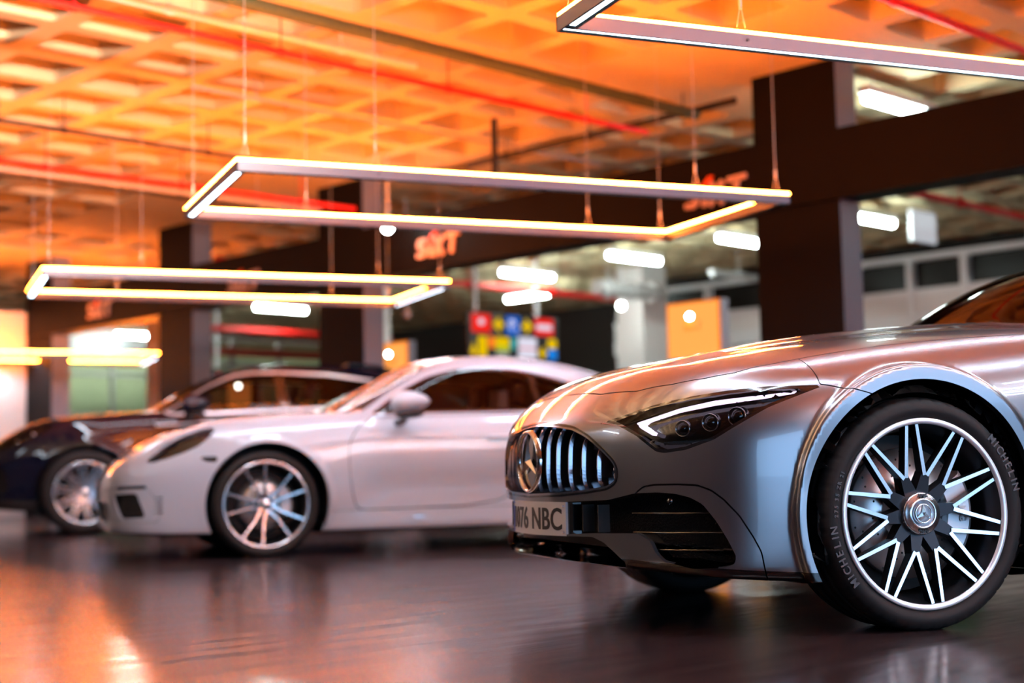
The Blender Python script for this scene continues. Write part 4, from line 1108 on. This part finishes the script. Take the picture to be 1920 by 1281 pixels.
# ------------------------------------------------------------------ pale grey coupe
def build_coupe():
    B = COUPE; paint = M['white_car']
    car = thing('coupe', 'pale grey two door coupe parked in the middle', 'car', (2.142, 9.904, 0), math.radians(-3))
    S = half_shell(B, (-1.06, -.98, .08), (3.55, .03, 1.38), .0165)
    _, S = cut(S, arch_f(B))
    ws = top_poly([(.43, -.2), (.43, 0), (.45, .25), (.52, .50), (.62, .70), (.845, .585), (1.09, .525), (1.17, .48), (1.13, .2), (1.12, 0), (1.12, -.2)], .03, .8)
    g, S = cut(S, ws); w_ = panel('windscreen', B, g, M['screen_glass'], car, 0, -.003)
    rg, S = cut(S, top_poly([(1.95, -.2), (1.95, 0), (1.98, .35), (2.05, .46), (2.75, .42), (2.85, 0), (2.85, -.2)], .05, .95)); panel('rear_window', B, rg, M['tint_glass'], car, 0, -.003)
    win = [(.705, .895), (.80, .962), (.966, 1.072), (1.128, 1.150), (1.32, 1.197), (1.51, 1.208), (1.738, 1.197), (1.886, 1.170), (2.035, 1.132), (2.206, 1.085), (2.42, 1.01), (2.47, .965), (2.36, .925), (1.821, .908), (1.2, .900)]
    wf = side_poly(win, .03); g, S = cut(S, wf)
    seal, g = cut(g, lambda V: -.018 - wf(V)); panel('window_seal', B, seal, M['gloss_black'], car, .01, side='each')
    bp, g2 = cut(g, lambda V: np.abs(V[:, 0] - 1.875 + .12 * (V[:, 2] - 1.0)) - .022); panel('door_pillar', B, bp, M['gloss_black'], car, .01, side='each')
    q1, q2 = cut(g2, lambda V: V[:, 0] - 1.87)
    panel('side_window', B, q1, M['tint_glass'], car, 0, -.003, side='each'); panel('quarter_window', B, q2, M['tint_glass'], car, 0, -.003, side='each')
    hl = [(.955, .604), (1.015, .646), (1.085, .701), (1.225, .762), (1.332, .801), (1.42, .815), (1.452, .804), (1.446, .758), (1.376, .702), (1.273, .659), (1.142, .621), (1.041, .602)]
    l, S = cut(S, q_poly(B, hl, .02))
    for sd in ('near', 'far'):
        sg = -1 if sd == 'near' else 1
        h = panel('head_lamp', B, l, M['gloss_black'], car, 0, -.035, side=sd); panel('lamp_glass', B, l, M['clear_glass'], h, 0, 0, side=sd)
        for (x, y, z, r) in ((-.60, .70, .672, .03), (-.50, .76, .712, .026), (-.68, .64, .652, .02), (-.40, .79, .752, .018)):
            mb = MB(); mb.lathe([(0, -.012), (r * .6, -.008), (r, .004), (r * 1.15, -.002), (r * 1.2, .02)], 20, xf=lambda p: (x + p[1] + .022, sg * (y + p[0] * .6 - .03), z + p[2] - .008)); mb.build('projector_lens', M['chrome'], h)
    it, S = cut(S, q_poly(B, [(.615, .407), (.922, .417), (1.005, .266), (.748, .261)], .03)); ia, ib = panel('air_intake', B, it, M['black'], car, 0, -.05, side='each')
    for zz in (.385, .355, .325, .295):
        for sg in (-1, 1):
            MB().tube([(float(B.Nx(np.array(s)) + B.Nz(np.array(zz))) + .02, sg * s, zz) for s in np.linspace(.62, .80, 8)], .006, 6).build('intake_bar', M['gloss_black'], ia if sg < 0 else ib)
    cm, S = cut(S, q_poly(B, [(-.3, .36), (.50, .36), (.55, .30), (.50, .24), (-.3, .24)], .03)); panel('lower_intake', B, cm, M['black'], car, 0, -.05)
    fg, S = cut(S, q_poly(B, [(.667, .458), (1.003, .463), (1.016, .442), (.689, .435)], .01)); panel('front_light_bar', B, fg, M['gloss_black'], car, .01, -.003, side='each')
    mk, S = cut(S, side_poly([(-.42, .632), (-.29, .634), (-.308, .598), (-.367, .600)], .008)); panel('side_marker', B, mk, M['gloss_black'], car, .008, -.002, side='each')
    hood = top_poly([(-.93, -.2), (-.93, 0), (-.90, .3), (-.83, .45), (-.5, .53), (.1, .60), (.5, .66), (.56, .3), (.56, -.2)], .04, .5)
    bn, S = gapped(S, hood, .0025); panel('bonnet', B, bn, paint, car, .012)
    low, S = cut(S, lambda V: V[:, 2] - B.zb(V[:, 0]) - .016); panel('underbody', B, low, M['black'], car, 0)
    door = [(.70, .872), (.64, .84), (.562, .758), (.530, .673), (.538, .504), (.554, .376), (.58, .285), (.66, .278), (.973, .281), (1.31, .286), (1.56, .318), (1.72, .42), (1.84, .60), (1.88, .80), (1.90, .895), (1.2, .882)]
    d, S = gapped(S, side_poly(door, .04), .0032); panel('door', B, d, paint, car, .012, side='each')
    sl = [(-.3, .0), (.3, .2), (.417, .274), (.58, .279), (1.4, .279), (2.05, .279), (2.05, 0)]
    sk, S = gapped(S, lambda V: np.maximum(poly_d(sl, V[:, 0], V[:, 2]), .38 - V[:, 0]), .002); panel('side_skirt', B, sk, paint, car, .02, side='each')
    sf = [(.40, .445), (1.013, .448), (1.095, .369), (1.125, .29), (1.10, .235), (.40, .235)]
    bs, S = gapped(S, q_poly(B, sf, .03), .002); panel('intake_surround', B, bs, paint, car, .012, side='each')
    rest = S
    panel('bodywork', B, rest, paint, car, .03)
    hd, _ = cut(rest, lambda V: .90 - V[:, 2]); panel('head_lining', B, hd, M['interior'], car, 0, -.022)
    V, T = half_shell(B, (-1.06, -.98, .08), (3.55, .05, 1.0), .04)
    sh, _ = cut((V, T), lambda V: V[:, 2] - .86); _, sh = cut(sh, arch_f(B)); panel('inner_shell', B, sh, M['black'], car, 0, -.06)
    wheel_wells(car, B)
    for sg in (-1, 1):
        MB().tube([(1.47, sg * .872, .728), (1.50, sg * .886, .730), (1.62, sg * .889, .732), (1.66, sg * .878, .732)], .013, 8).build('door_handle', paint, car)
        mb = MB(); mb.tube([(.50, sg * .69, .905), (.62, sg * .66, .955), (.845, sg * .582, 1.062), (1.09, sg * .525, 1.195)], .012, 8); mb.build('windscreen_trim', M['chrome'], car)
        MB().box(.95, 1.02, sg * .872, sg * .876, .222, .228).build('skirt_stud', M['chrome'], car)
    mirror(car, B, .915, .965, .945, paint, .135, .09, .082)
    for s in (-.36, .36): seat(car, 1.42, s, .38, .68, M['seat'])
    hr = MB().box(1.68, 1.76, -.48, -.26, .90, 1.06, bev=.03).build('seat_panel', M['pale_seat'], car)
    steering(car, .98, -.36, .80); MB().box(.62, .92, -.68, .68, .55, .84, bev=.04).build('dashboard', M['interior'], car)
    kw = dict(R=.336, w=.235, rr=.275, style='pairs', caliper_deg=78, disc_r=.165)
    wheel(car, 0, -.76, .329, -1, **kw); wheel(car, 0, .76, .329, 1, **kw)
    kw['w'] = .265; wheel(car, B.wb, -.76, .332, -1, **kw); wheel(car, B.wb, .76, .332, 1, **kw)
    return car
build_coupe()

# ------------------------------------------------------------------ dark sloping-roof car, farthest
def build_suv():
    B = SUV; paint = M['blue_car']
    car = thing('sport_utility_car', 'midnight dark tall car with sloping roof, parked farthest left', 'car', (1.576, 14.674, 0), math.radians(-3))
    S = half_shell(B, (-1.06, -1.06, .12), (4.1, .03, 1.68), .0235)
    _, S = cut(S, arch_f(B))
    ws = top_poly([(.56, -.2), (.56, 0), (.60, .35), (.70, .70), (1.38, .60), (1.42, .3), (1.40, 0), (1.40, -.2)], .04, 1.0)
    g, S = cut(S, ws); panel('windscreen', B, g, M['screen_glass'], car, 0, -.003)
    win = [(.70, 1.105), (.92, 1.258), (1.152, 1.390), (1.358, 1.472), (1.55, 1.502), (1.834, 1.507), (2.3, 1.485), (2.755, 1.425), (3.02, 1.34), (3.12, 1.24), (2.6, 1.14), (2.18, 1.125), (1.258, 1.088), (.78, 1.075)]
    wf = side_poly(win, .04); g, S = cut(S, wf)
    tr, g = cut(g, lambda V: -.022 - wf(V)); panel('window_trim', B, tr, M['bright_lip'], car, .012, .002, side='each')
    bp, g2 = cut(g, lambda V: np.abs(V[:, 0] - 1.83 + .1 * (V[:, 2] - 1.3)) - .045); panel('door_pillar', B, bp, M['gloss_black'], car, .01, side='each')
    q1, q2 = cut(g2, lambda V: V[:, 0] - 1.83)
    panel('front_side_window', B, q1, M['tint_glass'], car, 0, -.003, side='each'); panel('rear_side_window', B, q2, M['tint_glass'], car, 0, -.003, side='each')
    rg, S = cut(S, top_poly([(2.7, -.2), (2.7, 0), (2.75, .5), (3.5, .5), (3.55, 0), (3.55, -.2)], .05, 1.15)); panel('rear_window', B, rg, M['tint_glass'], car, 0, -.003)
    hl = [(-.80, .80), (-.66, .90), (-.45, .99), (-.28, 1.02), (-.26, .98), (-.42, .89), (-.62, .80), (-.76, .76)]
    l, S = cut(S, side_poly(hl, .03, .5)); hs = panel('head_lamp', B, l, M['gloss_black'], car, 0, -.03, side='each'); gs = panel('lamp_glass', B, l, M['clear_glass'], None, 0, 0, side='each')
    for a_, b_ in zip(hs, gs): b_.parent = a_
    for sg in (-1, 1):
        for (x, y, z) in ((-.62, .76, .85), (-.48, .82, .91)): MB().ball((x + .04, sg * (y - .03), z), .026, 12).build('projector_lens', M['chrome'], hs[0 if sg < 0 else 1])
    it, S = cut(S, side_poly([(-.90, .62), (-.70, .62), (-.66, .42), (-.74, .34), (-.90, .36)], .03, .55)); panel('air_intake', B, it, M['black'], car, 0, -.05, side='each')
    for sg in (-1, 1): MB().box(-.80, -.77, sg * .72, sg * .75, .50, .66, bev=.008).build('front_light_bar', mat('amber_bar', (.8, .12, .05), .3), car)
    bn, S = gapped(S, top_poly([(-.85, -.2), (-.85, 0), (-.80, .4), (-.62, .58), (.0, .74), (.62, .80), (.68, .3), (.68, -.2)], .05, .7), .003); panel('bonnet', B, bn, paint, car, .012)
    d1 = [(.62, 1.06), (.60, .8), (.62, .42), (.72, .34), (1.76, .34), (1.80, .6), (1.82, 1.10), (1.2, 1.075)]
    d2 = [(1.83, 1.11), (1.81, .6), (1.80, .36), (2.3, .36), (2.48, .62), (2.75, .80), (2.95, 1.05), (3.0, 1.18), (2.6, 1.13)]
    for dd in (d1, d2):
        d, S = gapped(S, side_poly(dd, .04), .0035); panel('door', B, d, paint, car, .012, side='each')
    low, S = cut(S, lambda V: V[:, 2] - B.zb(V[:, 0]) - .10); panel('sill_cladding', B, low, mat('cladding', (.012, .012, .014), .5), car, .02, side='each')
    panel('bodywork', B, S, paint, car, .03)
    hd, _ = cut(S, lambda V: 1.10 - V[:, 2]); panel('head_lining', B, hd, M['interior'], car, 0, -.022)
    V, T = half_shell(B, (-1.06, -1.06, .12), (4.1, .05, 1.3), .05)
    sh, _ = cut((V, T), lambda V: V[:, 2] - 1.04); _, sh = cut(sh, arch_f(B)); panel('inner_shell', B, sh, M['black'], car, 0, -.06)
    wheel_wells(car, B)
    sp = MB()
    sp.prism([(2.55, 1.602), (2.85, 1.585), (3.15, 1.50), (3.15, 1.485), (2.85, 1.555), (2.55, 1.575)], -.50, .50, xf=lambda p: (p[0], p[2], p[1])).build('roof_spoiler', paint, car)
    for sg in (-1, 1):
        MB().tube([(.62, sg * .955, .985), (1.2, sg * .957, 1.01), (2.4, sg * .957, 1.05)], .009, 6).build('belt_moulding', M['bright_lip'], car)
        for x in (1.55, 2.6): MB().tube([(x, sg * .955, .93), (x + .03, sg * .985, .935), (x + .18, sg * .985, .94), (x + .21, sg * .955, .94)], .013, 8).build('door_handle', paint, car)
    mirror(car, B, .97, 1.06, 1.155, paint, .135, .11, .095)
    for s in (-.4, .4): seat(car, 1.75, s, .62, .72, M['seat']); seat(car, 2.65, s, .64, .66, M['seat'], 'rear_seat')
    steering(car, 1.2, -.4, 1.02); MB().box(.8, 1.12, -.7, .7, .8, 1.06, bev=.04).build('dashboard', M['interior'], car)
    kw = dict(R=.386, w=.285, rr=.285, style='multi', caliper_deg=80, disc_r=.19)
    for x in (0, B.wb): wheel(car, x, -.835, .380, -1, **kw); wheel(car, x, .835, .380, 1, **kw)
    return car
build_suv()
